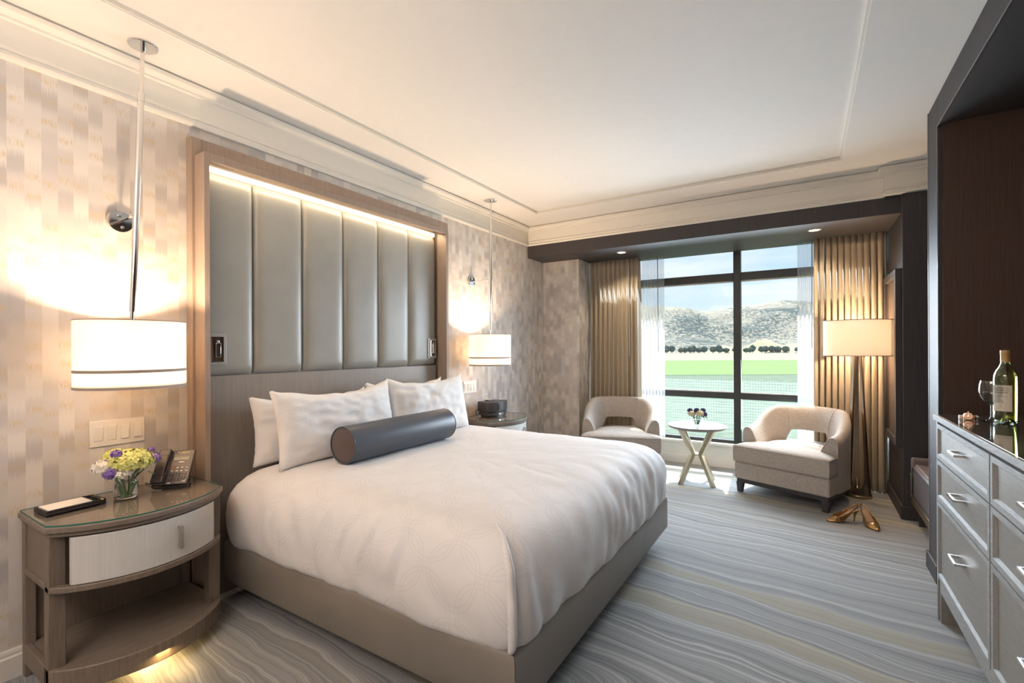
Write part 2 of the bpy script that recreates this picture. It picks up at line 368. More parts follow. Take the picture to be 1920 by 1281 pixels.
# ceiling: perimeter strip with a shallow raised centre field
TX0, TX1, TY0, TY1 = -2.36, .225, -1.2, 4.25
mb = MB()
mb.box(-2.9, TX0, -1.75, 5.7, ZC, ZC+.15); mb.box(TX1, 1.45, -1.75, 5.7, ZC, ZC+.15)
mb.box(TX0, TX1, TY1, 5.7, ZC, ZC+.15); mb.box(TX0, TX1, -1.75, TY0, ZC, ZC+.15); mb.box(TX0, TX1, TY0, TY1, ZC+.022, ZC+.15)
struct('ceiling', mb, ceil_m, smooth=False)
mb = MB(); w_ = .012
for x0, x1, y0, y1 in ((TX0, TX0+w_, TY0, TY1), (TX1-w_, TX1, TY0, TY1), (TX0+w_, TX1-w_, TY1-w_, TY1), (TX0+w_, TX1-w_, TY0, TY0+w_)): mb.box(x0, x1, y0, y1, ZC+.004, ZC+.0219)
struct('trim_1', mb, frieze_m, smooth=False)
struct('wall_left', B(XL-.12, XL, -1.75, 5.7, 0, ZC), wp_m, smooth=False)
struct('wall_back_left', B(XL, -2.254, YP, 5.7, 0, 2.40), wp_m, smooth=False)
struct('wall_front', B(XL, 1.4, -1.75, -1.63, 0, ZC), plain('entry_wall', (.55, .50, .44), .8), smooth=False)
struct('wall_right', B(1.3, 1.42, -1.63, 5.7, 0, ZC), dark_m, smooth=False)
# low wall beneath the window, sill and baseboard
struct('wall_back', B(-2.254, .62, YW, 5.72, 0, .245), plain('window_wall_paint', (.68, .66, .60), .6, var=.01), smooth=False)
struct('trim_2', B(-2.254, .62, YW-.05, YW+.03, .245, .27), marble, bevel=.004)
struct('baseboard_back', B(-2.254, .62, YW-.015, YW, 0, .10), base_m, bevel=.004)
# dark wood soffit across the window bay, frieze above it
struct('trim_3', B(XL, .62, 4.68, 5.6, 2.35, 2.49), dark_m, smooth=False)
struct('trim_4', B(XL, .62, 4.69, 5.6, 2.49, ZC), frieze_m, smooth=False)
# building above the window (its outer lintel shades the glass)
struct('wall_back_upper', MB().box(-2.9, 1.45, 5.70, 5.87, 2.46, 3.1).box(-2.9, 1.45, 5.66, 5.74, 2.40, 3.0), plain('facade_render', (.6, .58, .54), .9), smooth=False)
struct('wall_back_right', B(.62, 1.3, 4.62, 5.7, 0, 2.49), dark_m, bevel=.003)
struct('wall_back_right_upper', B(.60, 1.3, 4.62, 5.7, 2.49, ZC), frieze_m, smooth=False)
# crown / frieze mouldings as swept profiles (offset from wall, z)
PROF = [(0, 2.482), (.018, 2.482), (.022, 2.492), (.022, 2.500), (.012, 2.506), (.012, 2.516), (.020, 2.521), (.016, 2.534), (.008, 2.540),
        (.008, 2.640), (.020, 2.645), (.020, 2.655), (.030, 2.662), (.042, 2.672), (.046, 2.684), (.046, 2.690), (.030, 2.692), (.030, ZC), (0, ZC)]
def crown(name, path):      # path of (x, y, nx, ny): point on the wall and direction of projection
    rings = [[(x+nx*o, y+ny*o, z) for o, z in PROF] for x, y, nx, ny in path]
    return struct(name, MB().loft(rings), trim_m, angle=25)
crown('trim_5', [(XL, -1.6, 1, 0), (XL, 4.69, 1, -1), (.54, 4.69, 1, -1)][:2])
crown('trim_6', [(XL, 4.69, 1, -1), (.52, 4.69, -1, -1), (.52, 4.60, -1, -1), (1.3, 4.60, 0, -1)])
struct('trim_11', B(.52, 1.3, 4.60, 4.64, 2.482, ZC), trim_m, smooth=False)
mb = MB(); PB = [(0, 0), (.016, 0), (.016, .085), (.010, .092), (.012, .105), (.006, .115), (0, .115)]
struct('baseboard_left', MB().loft([[(XL+o, y, z) for o, z in PB] for y in (-1.6, YP)]), base_m)
struct('baseboard_back_left', MB().loft([[(x, YP-o, z) for o, z in PB] for x in (XL, -2.254)]), base_m)
# right: built-in alcove casing (stile, header, underside), niche
struct('wall_right_casing', MB().box(.615, 1.3, 3.455, 3.69, 0, ZC), dark_m, bevel=.004)
struct('wall_right_header', MB().box(.615, 1.3, -1.6, 3.455, 2.535, ZC), dark_m, bevel=.003)
struct('wall_right_alcove_end', B(.632, 1.28, 3.43, 3.456, 0, 2.536), alc_m, smooth=False)
struct('wall_right_alcove_back', B(1.27, 1.3, -1.6, 3.43, 0, 2.536), alc_m, smooth=False)
struct('trim_7', B(.612, .6165, 3.683, 3.693, 0, ZC-.001), plain('edge_banding', (.30, .30, .31), .3, .5), smooth=False)
struct('trim_8', MB().box(.6125, .6165, -1.6, 3.452, 2.531, 2.537).box(.6125, .6165, 3.449, 3.455, .1, 2.537), plain('edge_banding_light', (.25, .25, .27), .25, .5), smooth=False)
struct('baseboard_right', MB().box(.600, .615, 3.44, 3.705, 0, .10).box(.600, 1.3, 3.69, 3.705, 0, .10), dark_m, bevel=.003)
struct('baseboard_back_right', MB().box(.603, .62, 4.605, 5.6, 0, .10).box(.603, 1.3, 4.604, 4.62, 0, .10), dark_m, bevel=.003)

# window
WX0, WX1, WZ0, WZ1 = -2.25, .62, .262, 2.40
win = empty('window_1', (0, 5.60, 0), kind='structure')
fr = MB(); d0, d1 = -.03, .06
ML, MR = -.672, -.600
for x0, x1 in ((WX0, WX0+.06), (ML, MR), (WX1-.06, WX1)): fr.box(x0, x1, d0, d1, WZ0, WZ1)
for z0, z1 in ((WZ0, .305), (.752, .822), (2.035, 2.118), (WZ1-.02, WZ1)):
    for a, b in ((WX0+.06, ML), (MR, WX1-.06)): fr.box(a, b, d0+.004, d1-.004, z0, z1)
fr.build('frame', win_m, win, bevel=.003)
lip = MB()
for a, b in ((WX0+.06, ML), (MR, WX1-.06)): lip.box(a, b, .0, .02, 2.020, 2.035); lip.box(a, b, -.034, -.024, .822, .834)
lip.build('glazing_bead', plain('bead', (.55, .55, .50), .4), win)
for a, b in ((WX0+.06, ML), (MR, WX1-.06)):
    for z0, z1 in ((.305, .752), (.822, 2.035), (2.118, WZ1-.02)):
        B(a, b, .018, .024, z0, z1).build('pane', pane_m, win, smooth=False)
for a, b in ((WX0+.06, ML), (MR, WX1-.06)):
    for z0, z1 in ((.305, .752), (.834, 2.02)):
        MB().add([(a, .04, z0), (b, .04, z0), (b, .04, z1), (a, .04, z1)], [(0, 1, 2, 3)]).build('screen', scr_m, win, smooth=False)

# ================================================================= OUTDOORS (room is on an upper floor)
GZ = -8.7
grd = empty('fields', (0, 0, 0), YAW, kind='structure')
def fld(name, w0, w1, z, m):
    MB().grid(lambda a, b: (-1200+a*3400, w0+(w1-w0)*b, z), 8, 8).build(name, m, grd, smooth=False)
fld('near_field', 6, 165, GZ, field('bean_field', (.105, .145, .11), (.175, .235, .175), (.3, .8, 1), 1.2))
fld('ditch', 165, 168.5, GZ, field('ditch_earth', (.05, .09, .05), (.09, .14, .08)))
fld('middle_field', 168.5, 346, GZ, field('young_green_field', (.15, .24, .09), (.195, .29, .125), (.01, .15, 1), 3))
fld('far_field', 346, 3200, GZ, field('dry_field', (.25, .24, .20), (.31, .30, .25), (.01, .08, 1), 3))
hills = empty('hills', (0, 0, 0), YAW, kind='structure')
def hfn(a, b):
    x = -400+2200*a; w = 800+1500*b
    u = x/1550
    ridge = 138 + 17*math.exp(-((u-.58)/.06)**2) - 10*math.exp(-((u-.39)/.05)**2) + 3*math.sin(u*40)
    t = sst(820, 1560, w)
    z = ridge*t*(.62+.38*t) + (noise.noise(Vector((x*.006, w*.006, 0)))*30 + noise.noise(Vector((x*.016, w*.014, 4)))*12)*min(1, 2.2*t)*(1-.55*sst(1200, 1560, w)) + noise.noise(Vector((x*.04, w*.04, 9)))*4*t
    if w > 1560: z = ridge*(1-.3*(w-1560)/740)+noise.noise(Vector((x*.04, w*.04, 9)))*3
    return (x, w, GZ+max(-2, z))
MB().grid(hfn, 150, 90).build('hillside', hillside(), hills)
def kfn(a, b):
    x = 330+330*a; w = 700+180*b
    z = 24*math.exp(-((x-428)/27)**2-((w-800)/48)**2) + 17*math.exp(-((x-482)/26)**2-((w-800)/45)**2) + 14*math.exp(-((x-357)/20)**2-((w-790)/40)**2)
    return (x, w, GZ-2.2+z)
MB().grid(kfn, 50, 24).build('grass_knoll', field('straw_grass', (.34, .32, .22), (.40, .37, .26), (.05, .05, 1), 2), hills)
leaf_t = field('oak_foliage', (.055, .085, .070), (.085, .12, .10), (.4, .4, .4), 2); bark = plain('bark', (.12, .09, .07), .9)
def far_tree(x, w, r, h, label, group=None, sd=0):
    p = grd.matrix_basis @ Vector((x, w, 0)); p = Matrix.Rotation(YAW, 4, 'Z') @ Vector((x, w, GZ))
    t = empty('oak_tree', p, 0, label, 'tree', group)
    rings = []; n = 12
    for k in range(8):
        a = -1.2 + 2.7*k/7
        rings.append([( (r*math.cos(a)*(1+.35*noise.noise(Vector((math.cos(q)*1.7+sd, math.sin(q)*1.7, a*1.3)))))*math.cos(q),
                        (r*math.cos(a)*(1+.35*noise.noise(Vector((math.cos(q)*1.7+sd, math.sin(q)*1.7, a*1.3)))))*math.sin(q),
                        h*.56+h*.44*math.sin(a)*(1+.15*noise.noise(Vector((q+sd, a, 3))))) for q in [2*math.pi*i/n for i in range(n)]])
    MB().loft(rings).build('crown', leaf_t, t, angle=60)
    MB().lathe([(r*.10, 0), (r*.07, h*.35)], 6).build('trunk', bark, t)
random.seed(3)
for i in range(30):
    far_tree(186+i*8.6+random.uniform(-.8, .8), 742+random.uniform(-9, 9), random.uniform(4.2, 5.6), random.uniform(8, 13), 'dark green tree in the row at the far edge of the fields', 'trees in the row beyond the fields', i)
far_tree(448, 728, 9, 10, 'broad rounded dark tree below the straw coloured knoll', None, 51)
far_tree(482, 728, 8, 9, 'dark tree at far right of the field edge beside the right sheer', None, 57)
far_tree(437, 770, 3.5, 5, 'small lone tree on top of the straw coloured knoll', None, 61)

# ================================================================= CURTAINS
def pleated(name, x0, x1, y, z0, z1, folds, amp, mat, parent, seed=0, nz_=26, thick=.003, top=.35, spread=0.0, edge=0.0):
    rnd = random.Random(seed); ph = rnd.uniform(0, 6); nx = int(folds*14)
    wig = [rnd.uniform(-.35, .35) for _ in range(40)]
    def fn(a, b):
        z = z0+(z1-z0)*b
        f = folds*a; k = int(f) % 40; fr_ = f-int(f)
        wv = wig[k]*(1-fr_)+wig[(k+1) % 40]*fr_
        am = amp*(top+(1-top)*sst(1.0, .80, b))*(1+.35*wv)
        s_ = math.sin(2*math.pi*f+ph+wv*1.4*(1-b)); sh = math.copysign(abs(s_)**.8, s_)
        x = x0+(x1-x0)*a + .35*amp*math.sin(4*math.pi*f+ph)*(1-top*b) + spread*(1-b)*(a-.5) + edge*math.sin(b*3)*a
        return (x, y+am*sh+.012*wv, z)
    return MB().grid(fn, nx, nz_).build(name, mat, parent, solid=thick, angle=180)
cl = empty('drapery', (-1.93, 5.36, 0), 0, 'tan satin drape hanging left of the window', 'curtain', 'tan drapes')
pleated('panel', -.315, .300, 0, .012, 2.348, 11, .045, drape_m, cl, 1)
MB().tube([(.19, -.055, 2.33), (.20, -.06, 1.22)], .004, 6).build('wand', nickel, cl)
cr_ = empty('drapery', (.34, 5.36, 0), 0, 'tan satin drape hanging right of the window behind floor lamp', 'curtain', 'tan drapes')
pleated('panel', -.275, .262, 0, .012, 2.348, 11, .045, drape_m, cr_, 5)
MB().tube([(-.20, -.055, 2.33), (-.22, -.06, 1.32)], .004, 6).build('wand', nickel, cr_)
sl = empty('sheer_curtain', (-1.50, 5.47, 0), 0, 'white sheer curtain beside the left tan drape', 'curtain', 'white sheers')
pleated('panel', -.14, .12, 0, .29, 2.348, 7, .018, sheer_m, sl, 9, thick=0, top=.7)
MB().tube([(.055, -.03, 2.34), (.06, -.03, 1.25)], .0045, 6).build('wand', plain('grey_wand', (.2, .21, .22), .4), sl)
sr = empty('sheer_curtain', (.01, 5.47, 0), 0, 'white sheer curtain beside the right tan drape', 'curtain', 'white sheers')
pleated('panel', -.09, .12, 0, .29, 2.348, 6, .018, sheer_m, sr, 12, thick=0, top=.7)
MB().tube([(.035, -.03, 2.34), (.03, -.03, 1.30)], .0045, 6).build('wand', bpy.data.materials['grey_wand'], sr)

# recessed downlights in the soffit
for x, y, lb in ((-1.70, 4.95, 'small round recessed downlight in the soffit near left drape'), (.06, 4.94, 'small round recessed downlight in the soffit near right drape')):
    t = empty('downlight', (x, y, 2.349), 0, lb, 'ceiling light', 'soffit downlights')
    MB().shell([(.052, 0), (.052, -.004), (.040, -.006), (.036, 0)], 28).build('trim_ring', trim_m, t)
    MB().lathe([(.037, -.001), (.030, -.0035), (.0, -.004)], 24).build('lens', down_m, t)
    light('downlight_lamp', 'SPOT', (x, y, 2.335), 18, (1.0, .82, .60), spot_size=R(110), spot_blend=.6, shadow_soft_size=.03, direction=(0, .25, -1))

# ================================================================= HEADBOARD
hb = empty('headboard', (XL, 2.14, 0), 0, 'tall upholstered headboard in an oak frame lit by LED strip', 'headboard')
YF0, YF1 = 1.178-2.14, 3.075-2.14          # raised frame
YB0, YB1 = 1.165-2.14, 3.19-2.14
mb = MB().box(0.001, .06, YB0, YB0+.05, 0, 2.41).box(0.001, .06, YB1-.12, YB1, 0, 2.41).box(0.001, .06, YB0+.05, YB1-.12, 2.31, 2.41)
mb.build('outer_frame', fr_m, hb, bevel=.003)
mb = MB().box(.06, .160, YF0, YF0+.026, 0, 2.315).box(.06, .160, YF1-.028, YF1, 0, 2.315).box(.105, .160, YF0+.026, YF1-.028, 2.275, 2.315)
mb.build('raised_frame', fr_m, hb, bevel=.002)
MB().box(.001, .022, YF0+.026, YF1-.028, 0, 2.31).build('backing_board', hbp_m, hb)
MB().box(.022, .045, YF0+.027, YF1-.029, .0, 1.175).build('wood_panel', hbp_m, hb, bevel=.003)
MB().box(.022, 
    .034, YF0+.03, YF1-.032, 2.266, 2.292).build('led_strip', led_m, hb, smooth=False)
light('headboard_led_glow', 'AREA', (XL+.085, 2.12, 2.285), 3.5, (1.0, .78, .52), shape='RECTANGLE', size=1.80, size_y=.03, direction=(.35, 0, -1)).rotation_euler = (0, R(-20), R(0))
bpy.data.lights['headboard_led_glow'].size = .03; bpy.data.lights['headboard_led_glow'].size_y = 1.80
seams = [1.206, 1.492, 1.801, 2.108, 2.416, 2.727, 3.044]
for k in range(6):
    y0, y1 = seams[k]-2.14, seams[k+1]-2.14; w = y1-y0; hgt = 1.08
    def puff(a, b):
        ea = 1-abs(2*a-1)**6; eb = 1-abs(2*b-1)**22
        return (.024+.034*max(0, ea)**.5*max(0, eb)**.5, y0+.002+(w-.004)*a, 1.177+hgt*b)
    MB().grid(puff, 28, 40).build('upholstered_panel', panel_m, hb, angle=80)
plate_m = plain('reading_light_plate', (.40, .385, .36), .35, .2, var=.02)
for yy, lb in ((1.232, 0), (2.925, 1)):
    y0 = yy-2.14
    pl = MB().shell([(.9, 0), (1, 0), (1, .002), (.9, .002)], 4)
    rl = MB().box(.056, .066, y0, y0+.098, 1.235, 1.400).build('reading_light', plate_m, hb, bevel=.002)
    MB().box(.066, .0675, y0+.026, y0+.075, 1.255, 1.380).build('recess', plain('dark_bronze', (.16, .11, .07), .3, .8), rl)
    fr2 = MB().box(.066, .074, y0+.022, y0+.027, 1.251, 1.384).box(.066, .074, y0+.074, y0+.079, 1.251, 1.384).box(.066, .074, y0+.022, y0+.079, 1.380, 1.384).box(.066, .074, y0+.022, y0+.079, 1.251, 1.255)
    fr2.build('bezel', chrome, rl)
    MB().box(.069, .082, y0+.036, y0+.062, 1.275, 1.352).tube([(.076, y0+.049, 1.352), (.076, y0+.049, 1.366)], .007, 10).build('lamp_head', chrome, rl, bevel=.002)

# ================================================================= BED
bed = empty('bed', (-1.7, 2.26, 0), 0, 'king bed base upholstered in taupe leatherette', 'bed')
bx0, bx1, by0, by1, bz0, bz1 = -2.60+1.7, -.80+1.7, 1.285-2.26, 3.235-2.26, .10, .318
t_ = .085
def rail(pts):   # soft padded rail with rounded top edges, mitred ends; pts = (outer line, inner line)
    (ax, ay), (bx, by), (cx, cy), (dx, dy) = pts     # outer A->B, inner D->C
    rings = []
    for k, (o, i) in enumerate((((ax, ay), (dx, dy)), ((bx, by), (cx, cy)))):
        O = Vector((*o, 0)); I = Vector((*i, 0)); d = I-O; r_ = []
        for t, z in ((.10, bz0), (0.0, bz0+.012), (0.0, bz1-.03), (.05, bz1-.012), (.16, bz1-.002), (.35, bz1), (.9, bz1-.004), (1, bz1-.02), (1, bz0)):
            q = O+d*t; r_.append((q.x, q.y, z))
        rings.append(r_)
    return MB().loft(rings)
g_ = .0015
rail([(bx0, by0), (bx1-g_, by0), (bx1-t_-g_, by0+t_), (bx0, by0+t_)]).build('side_rail', bedb_m, bed, angle=50)
rail([(bx1, by0+g_), (bx1, by1-g_), (bx1-t_, by1-t_), (bx1-t_, by0+t_)]).build('foot_rail', bedb_m, bed, angle=50)
rail([(bx0+.05, by1), (bx1-g_, by1), (bx1-t_-g_, by1-t_), (bx0+.05, by1-t_)]).build('side_rail', bedb_m, bed, angle=50)
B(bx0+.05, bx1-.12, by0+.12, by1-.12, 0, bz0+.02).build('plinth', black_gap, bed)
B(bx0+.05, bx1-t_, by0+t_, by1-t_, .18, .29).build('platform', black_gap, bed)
B(bx0+.05, bx1-.11, by0+.10, by1-.10, .29, .60).build('mattress', mat_m, bed, bevel=.04, seg=3)

def rrect(x0, x1, y0, y1, r, n):
    r = max(.001, min(r, (x1-x0)/2-.001, (y1-y0)/2-.001)); pts = []
    L = [('l', (x0+r, y0), (x1-r, y0)), ('a', (x1-r, y0+r), -90), ('l', (x1, y0+r), (x1, y1-r)), ('a', (x1-r, y1-r), 0),
         ('l', (x1-r, y1), (x0+r, y1)), ('a', (x0+r, y1-r), 90), ('l', (x0, y1-r), (x0, y0+r)), ('a', (x0+r, y0+r), 180)]
    cnt = {'x': int(n*.24), 'y': int(n*.20), 'a': int(n*.03)}
    ks = ['x', 'a', 'y', 'a', 'x', 'a', 'y', 'a']
    for seg, k in zip(L, ks):
        c = cnt[k]
        for i in range(c):
            t = i/c
            if seg[0] == 'l':
                pts.append((seg[1][0]*(1-t)+seg[2][0]*t, seg[1][1]*(1-t)+seg[2][1]*t))
            else:
                a = R(seg[2]+90*t); pts.append((seg[1][0]+r*math.cos(a), seg[1][1]+r*math.sin(a)))
    return pts
dv = empty('duvet', (-1.7, 2.26, 0), 0, 'white duvet with faint woven rings spread over the king bed', 'bedding')
DX0, DX1, DY0, DY1 = -2.63+1.7, -.775+1.7, 1.262-2.26, 3.25-2.26
prof = [(.085, .40), (.060, .335), (.040, .300), (.022, .308), (.012, .33), (.004, .37), (.0, .42), (.0, .47), (.006, .52), (.018, .565), (.038, .605), (.068, .640), (.105, .664), (.15, .681), (.20, .691), (.27, .697), (.36, .700)]
d = .45
while d < .90: prof.append((d, .702)); d += .06
prof.append((.905, .702))
rings = []; NP = 420
for k, (ins, z) in enumerate(prof):
    sx = 1.0; ring = []
    base = rrect(DX0+ins, DX1-ins, DY0+ins, DY1-ins, max(.02, .13-.25*ins), NP)
    n = len(base); side = sst(.68, .50, z) if k > 0 else 1
    for i, (x, y) in enumerate(base):
        a = base[(i+1) % n]; b = base[i-1]; tx, ty = a[0]-b[0], a[1]-b[1]; l = math.hypot(tx, ty)+1e-9; nx, ny = ty/l, -tx/l
        per = x*ty/l*0 + (x if abs(ny) > abs(nx) else y)
        v1 = noise.noise(Vector((x*2.2, y*2.2, z*1.2))); v2 = noise.noise(Vector((x*7+z*5, y*7-z*3, z*2.0+5)))
        ym = 3.035-2.26+(DY1-(3.035-2.26))*sst(-2.53+1.7, -2.36+1.7, x)
        y = min(y, ym)
        rg = 1-abs(noise.noise(Vector((x*4.5+z*2.5, y*4.5+z*2.5, z*1.2+9)))); rg = rg**7
        dsp = .010*v1+.007*v2-.014*rg
        if z > .66: nz_d = .006*v1+.003*v2-.004*rg; dn = 0
        else: nz_d = 0; dn = dsp
        shoulder = sst(.36, .55, z)*sst(.70, .66, z)
        fold = math.sin((x+y)*31+v1*9+v2*3)*.0042*max(0, v2+.05)*shoulder
        if nx > .6: fold += math.sin(y*52+v1*12+z*3)*.0034*max(0, v1+.12)*sst(.32, .5, z)*sst(.70, .65, z)
        if ny < -.6:
            for xi, sl in ((-.10, .30), (.03, .45), (.18, .40), (.36, .25), (-.48, .2)):
                q_ = (x-xi-sl*(z-.5))/.016; fold += (.010*math.exp(-q_*q_)-.007*math.exp(-((q_-1.6)**2)))*sst(.40, .50, z)*sst(.67, .62, z)
        zz = z+nz_d + (.012*noise.noise(Vector((x*3, y*3, 2)))+.006*noise.noise(Vector((x*11, y*11, 3))) if k in (1, 2, 3, 4) else 0)
        zz -= .012*sst(.0, .4, ins)*0
        ring.append((x+nx*(dn+fold), y+ny*(dn+fold), zz))
    rings.append(ring)
MB().loft(rings).build('cover', linen_m, dv, angle=180)
# folded corner seam of the duvet at the near foot corner
cx, cy = DX1, DY0
pth = [(cx-.175, cy+.135, .688), (cx-.11, cy+.085, .672), (cx-.070, cy+.045, .640), (cx-.046, cy+.026, .590), (cx-.036, cy+.018, .530), (cx-.030, cy+.014, .460), (cx-.030, cy+.016, .400), (cx-.040, cy+.026, .345), (cx-.055, cy+.04, .318)]
sm_ = []
for i in range(len(pth)-1):
    for q in range(4):
        t = q/4; a = Vector(pth[i]); b = Vector(pth[i+1]); v = a*(1-t)+b*t; v += Vector((1, -1, 0))*.004*noise.noise(v*22); sm_.append(v)
MB().tube(sm_, [.004+.012*sst(0, .35, i/len(sm_))*(1-.5*sst(.75, 1, i/len(sm_))) for i in range(len(sm_))], 12).build('corner_fold', linen_m, dv, angle=180)

def pillow(name, loc, rot, w, h, t, mat, label, seed, cat='pillow', group=None):
    p = empty(name, loc, 0, label, cat, group, rot=rot)
    # local: x = width, z = height, y = thickness ; origin at bottom centre
    def face(sgn):
        def fn(a, b):
            u, v = 2*a-1, 2*b-1
            e = max(0, (1-abs(u)**3.2))**.55*max(0, (1-abs(v)**3.2))**.55
            cx_ = 1-.055*(1-abs(v)**2)*0 - .07*(v*v < 2)*(abs(v)**1)*0
            pinch = 1-.05*(1-u*u)*abs(v)**4; pinch2 = 1-.06*(1-v*v)*abs(u)**4
            q = Vector((u*3+seed, v*3, sgn*2))
            y_ = sgn*t*.5*e*(1+.16*noise.noise(q))+.012*noise.noise(q*2.3)*e + .006*noise.noise(Vector((u*2+seed, v*9, 1)))*(1-e)
            wr = .006*(1-abs(noise.noise(Vector((u*5+v*4+seed, v*7-u*3, 3)))))**5*e
            sag = -.05*(1-u*u)*max(0, v)**3 + .012*noise.noise(Vector((u*4+seed, 8, 1)))*max(0, v)
            return (u*w/2*pinch2, y_-sgn*wr, h*.5+v*h/2*pinch+sag)
        return fn
    mb = MB(); mb.grid(face(-1), 40, 30); mb.grid(face(1), 40, 30)
    o = mb.build('pillowcase', mat, p, angle=180)
    import bmesh
    bm = bmesh.new(); bm.from_mesh(o.data); bmesh.ops.remove_doubles(bm, verts=bm.verts, dist=.0015); bmesh.ops.recalc_face_normals(bm, faces=bm.faces); bm.to_mesh(o.data); bm.free(); o.data.shade_smooth()
    # hem seam of the open pillowcase end
    s_ = .80
    return p
# local +y of a pillow points to the wall (-x world): rz = 90deg
TL = R(-14)
def prot(tilt, yaw=0): return (Matrix.Rotation(R(90)+yaw, 3, 'Z') @ Matrix.Rotation(tilt, 3, 'X')).to_euler()
PG = 'white bed pillows'
pillow('pillow', (-2.515, 1.785, .680), prot(R(-7), R(-1)), .78, .385, .15, pil2_m, 'white pillow at the back on the left, mostly hidden', 3, group=PG)
pillow('pillow', (-2.515, 2.58, .680), prot(R(-7)), .79, .41, .15, pil2_m, 'white pillow at the back on the right, only its corner showing', 11, group=PG)
pillow('pillow', (-2.30, 1.82, .688), prot(R(-12), R(1)), .84, .43, .165, pil_m, 'front white pillow on the left, behind the bolster', 21, group=PG)
pillow('pillow', (-2.315, 2.62, .688), prot(R(-12), R(-2)), .79, .44, .165, pil_m, 'front white pillow on the right, beside second nightstand', 35, group=PG)
bo = empty('bolster', (-2.10, 2.06, .803), 0, 'charcoal satin bolster lying across the pillows', 'cushion', rot=(0, 0, R(1)))
bl = .425; Mb = Matrix.Rotation(R(-90), 4, 'X')
MB().lathe([(.090, -bl+.004), (.099, -bl+.008), (.101, -bl+.03), (.102, 0), (.101, bl-.03), (.099, bl-.008), (.090, bl-.004)], 48, Mb).build('roll', bolst_m, bo)
for s_ in (-1, 1):
    MB().lathe([(0, s_*(bl+.006)), (.06, s_*(bl+.005)), (.092, s_*(bl-.003)), (.094, s_*(bl-.012))], 48, Mb).build('end_cap', bolst_e, bo)
    MB().tube([(.0975*math.cos(2*math.pi*i/48), s_*(bl-.003), .0975*math.sin(2*math.pi*i/48)) for i in range(48)], .0035, 8, closed=True).build('piping', bolst_m, bo)

# ================================================================= NIGHTSTANDS
def nightstand(name, loc, label, flip=False, outlet=False):
    # local: back at x=0, y across (0..W), bow front towards +x
    t = empty(name, loc, 0, label, 'nightstand', 'bow front nightstands')
    Wd, D0, D1, Ht = .60, .325, .475, .67
    def outline(off, n=28):
        pts = [(0.0+0, -off), ]
        pts = [(0, -off), (D0+off*.5, -off)]
        for i in range(1, n):
            u = i/n; y = -off+(Wd+2*off)*u; pts.append((D0+off*.5+(D1-D0+off*.4)*(1-(2*u-1)**2)**.85, y))
        pts += [(D0+off*.5, Wd+off), (0, Wd+off)]
        return pts
    def arcband(off0, off1, z0, z1, inset=.0):
        n = 28; a = []; b = []
        for i in range(n+1):
            u = inset+(1-2*inset)*i/n; y = Wd*u; x = D0+(D1-D0)*(1-(2*u-1)**2)**.85
            a.append((x+off0, y)); b.append((x+off1, y))
        return MB().prism(a+b[::-1], z0, z1)
    MB().prism(outline(.012), Ht-.030, Ht-.006).build('tabletop', nsh_m, t, bevel=.004)
    MB().prism(outline(.002), Ht-.046, Ht-.030).build('top_moulding', nsh_m, t, bevel=.003)
    MB().loft([[(x, y, z) for x, y in outline(.0056)] for z in (Ht-.006, Ht)], cap=False).build('glass_edge', green_edge, t)
    MB().add([(x, y, Ht) for x, y in outline(.0055)], [list(range(len(outline(.0055))))]).build('glass_top', gtop_m, t)
    # posts
    for (x0, x1, y0, y1) in ((.0, .035, 0, .035), (.0, .035, Wd-.035, Wd), (D0-.045, D0+.005, 0, .05), (D0-.045, D0+.005, Wd-.05, Wd)):
        B(x0, x1, y0, y1, .0 if x0 == 0 else .05, Ht-.046).build('post', ns_m, t, bevel=.003)
    dr = arcband(-.02, .0, .440, Ht-.052, .085).build('drawer', dw_m, t, bevel=.002)
    xm = D1+.0
    MB().box(xm+.000, xm+.024, Wd*.62-.008, Wd*.62+.008, .490, .505).box(xm, xm+.024, Wd*.62-.008, Wd*.62+.008, .565, .580).box(xm+.016, xm+.028, Wd*.62-.009, Wd*.62+.009, .488, .582).build('handle', nickel, dr, bevel=.002)
    dr.children[0].location = (-.012, 0, 0)
    arcband(-.035, .008, .415, .438, .0).build('drawer_rail', ns_m, t, bevel=.003)
    for y0 in (.008, Wd-.020):
        B(.035, D0-.045, y0, y0+.012, .43, Ht-.046).build('side_panel', ns_m, t)
        B(.035, D0-.045, y0-.006, y0+.018, .415, .438).build('side_rail', ns_m, t, bevel=.002)
    B(.004, .012, .03, Wd-.03, .13, Ht-.05).build('back_panel', ns_m, t)
    MB().prism([(x, y) for x, y in outline(-.004)], .105, .128).build('shelf', nsh_m, t, bevel=.002)
    arcband(-.03, .010, .055, .132, .0).build('shelf_apron', ns_m, t, bevel=.004)
    for y0 in (0.0, Wd-.022): B(.03, D0-.03, y0, y0+.022, .055, .132).build('shelf_side_rail', ns_m, t, bevel=.003)
    pl = [(0.01, .06)] + [(.20+.12*(1-(2*u-1)**2)**.8, .06+(Wd-.08)*u) for u in [i/16 for i in range(17)]] + [(0.01, Wd-.02)]
    MB().prism(pl, 0, .056).build('plinth', ply_m, t)
    if outlet:
        pt = B(D0*.28, D0*.80, -.004, .008, .545, .620).build('outlet_plate', white_m, t, bevel=.003)
        for q in range(3):
            MB().box(D0*.35+q*.05, D0*.35+q*.05+.003, -.0055, -.003, .585, .597).box(D0*.35+q*.05+.012, D0*.35+q*.05+.015, -.0055, -.003, .585, .597).build('socket', black_gap, pt)
    return t
ns1 = nightstand('nightstand', (-2.705, .556, 0), 'bow-front nightstand nearest the camera with phone and flowers')
ns2 = nightstand('nightstand', (-2.705, 3.395, .01), 'bow-front nightstand on the far side of the bed with radio', outlet=True)
ns2.location.z = 0
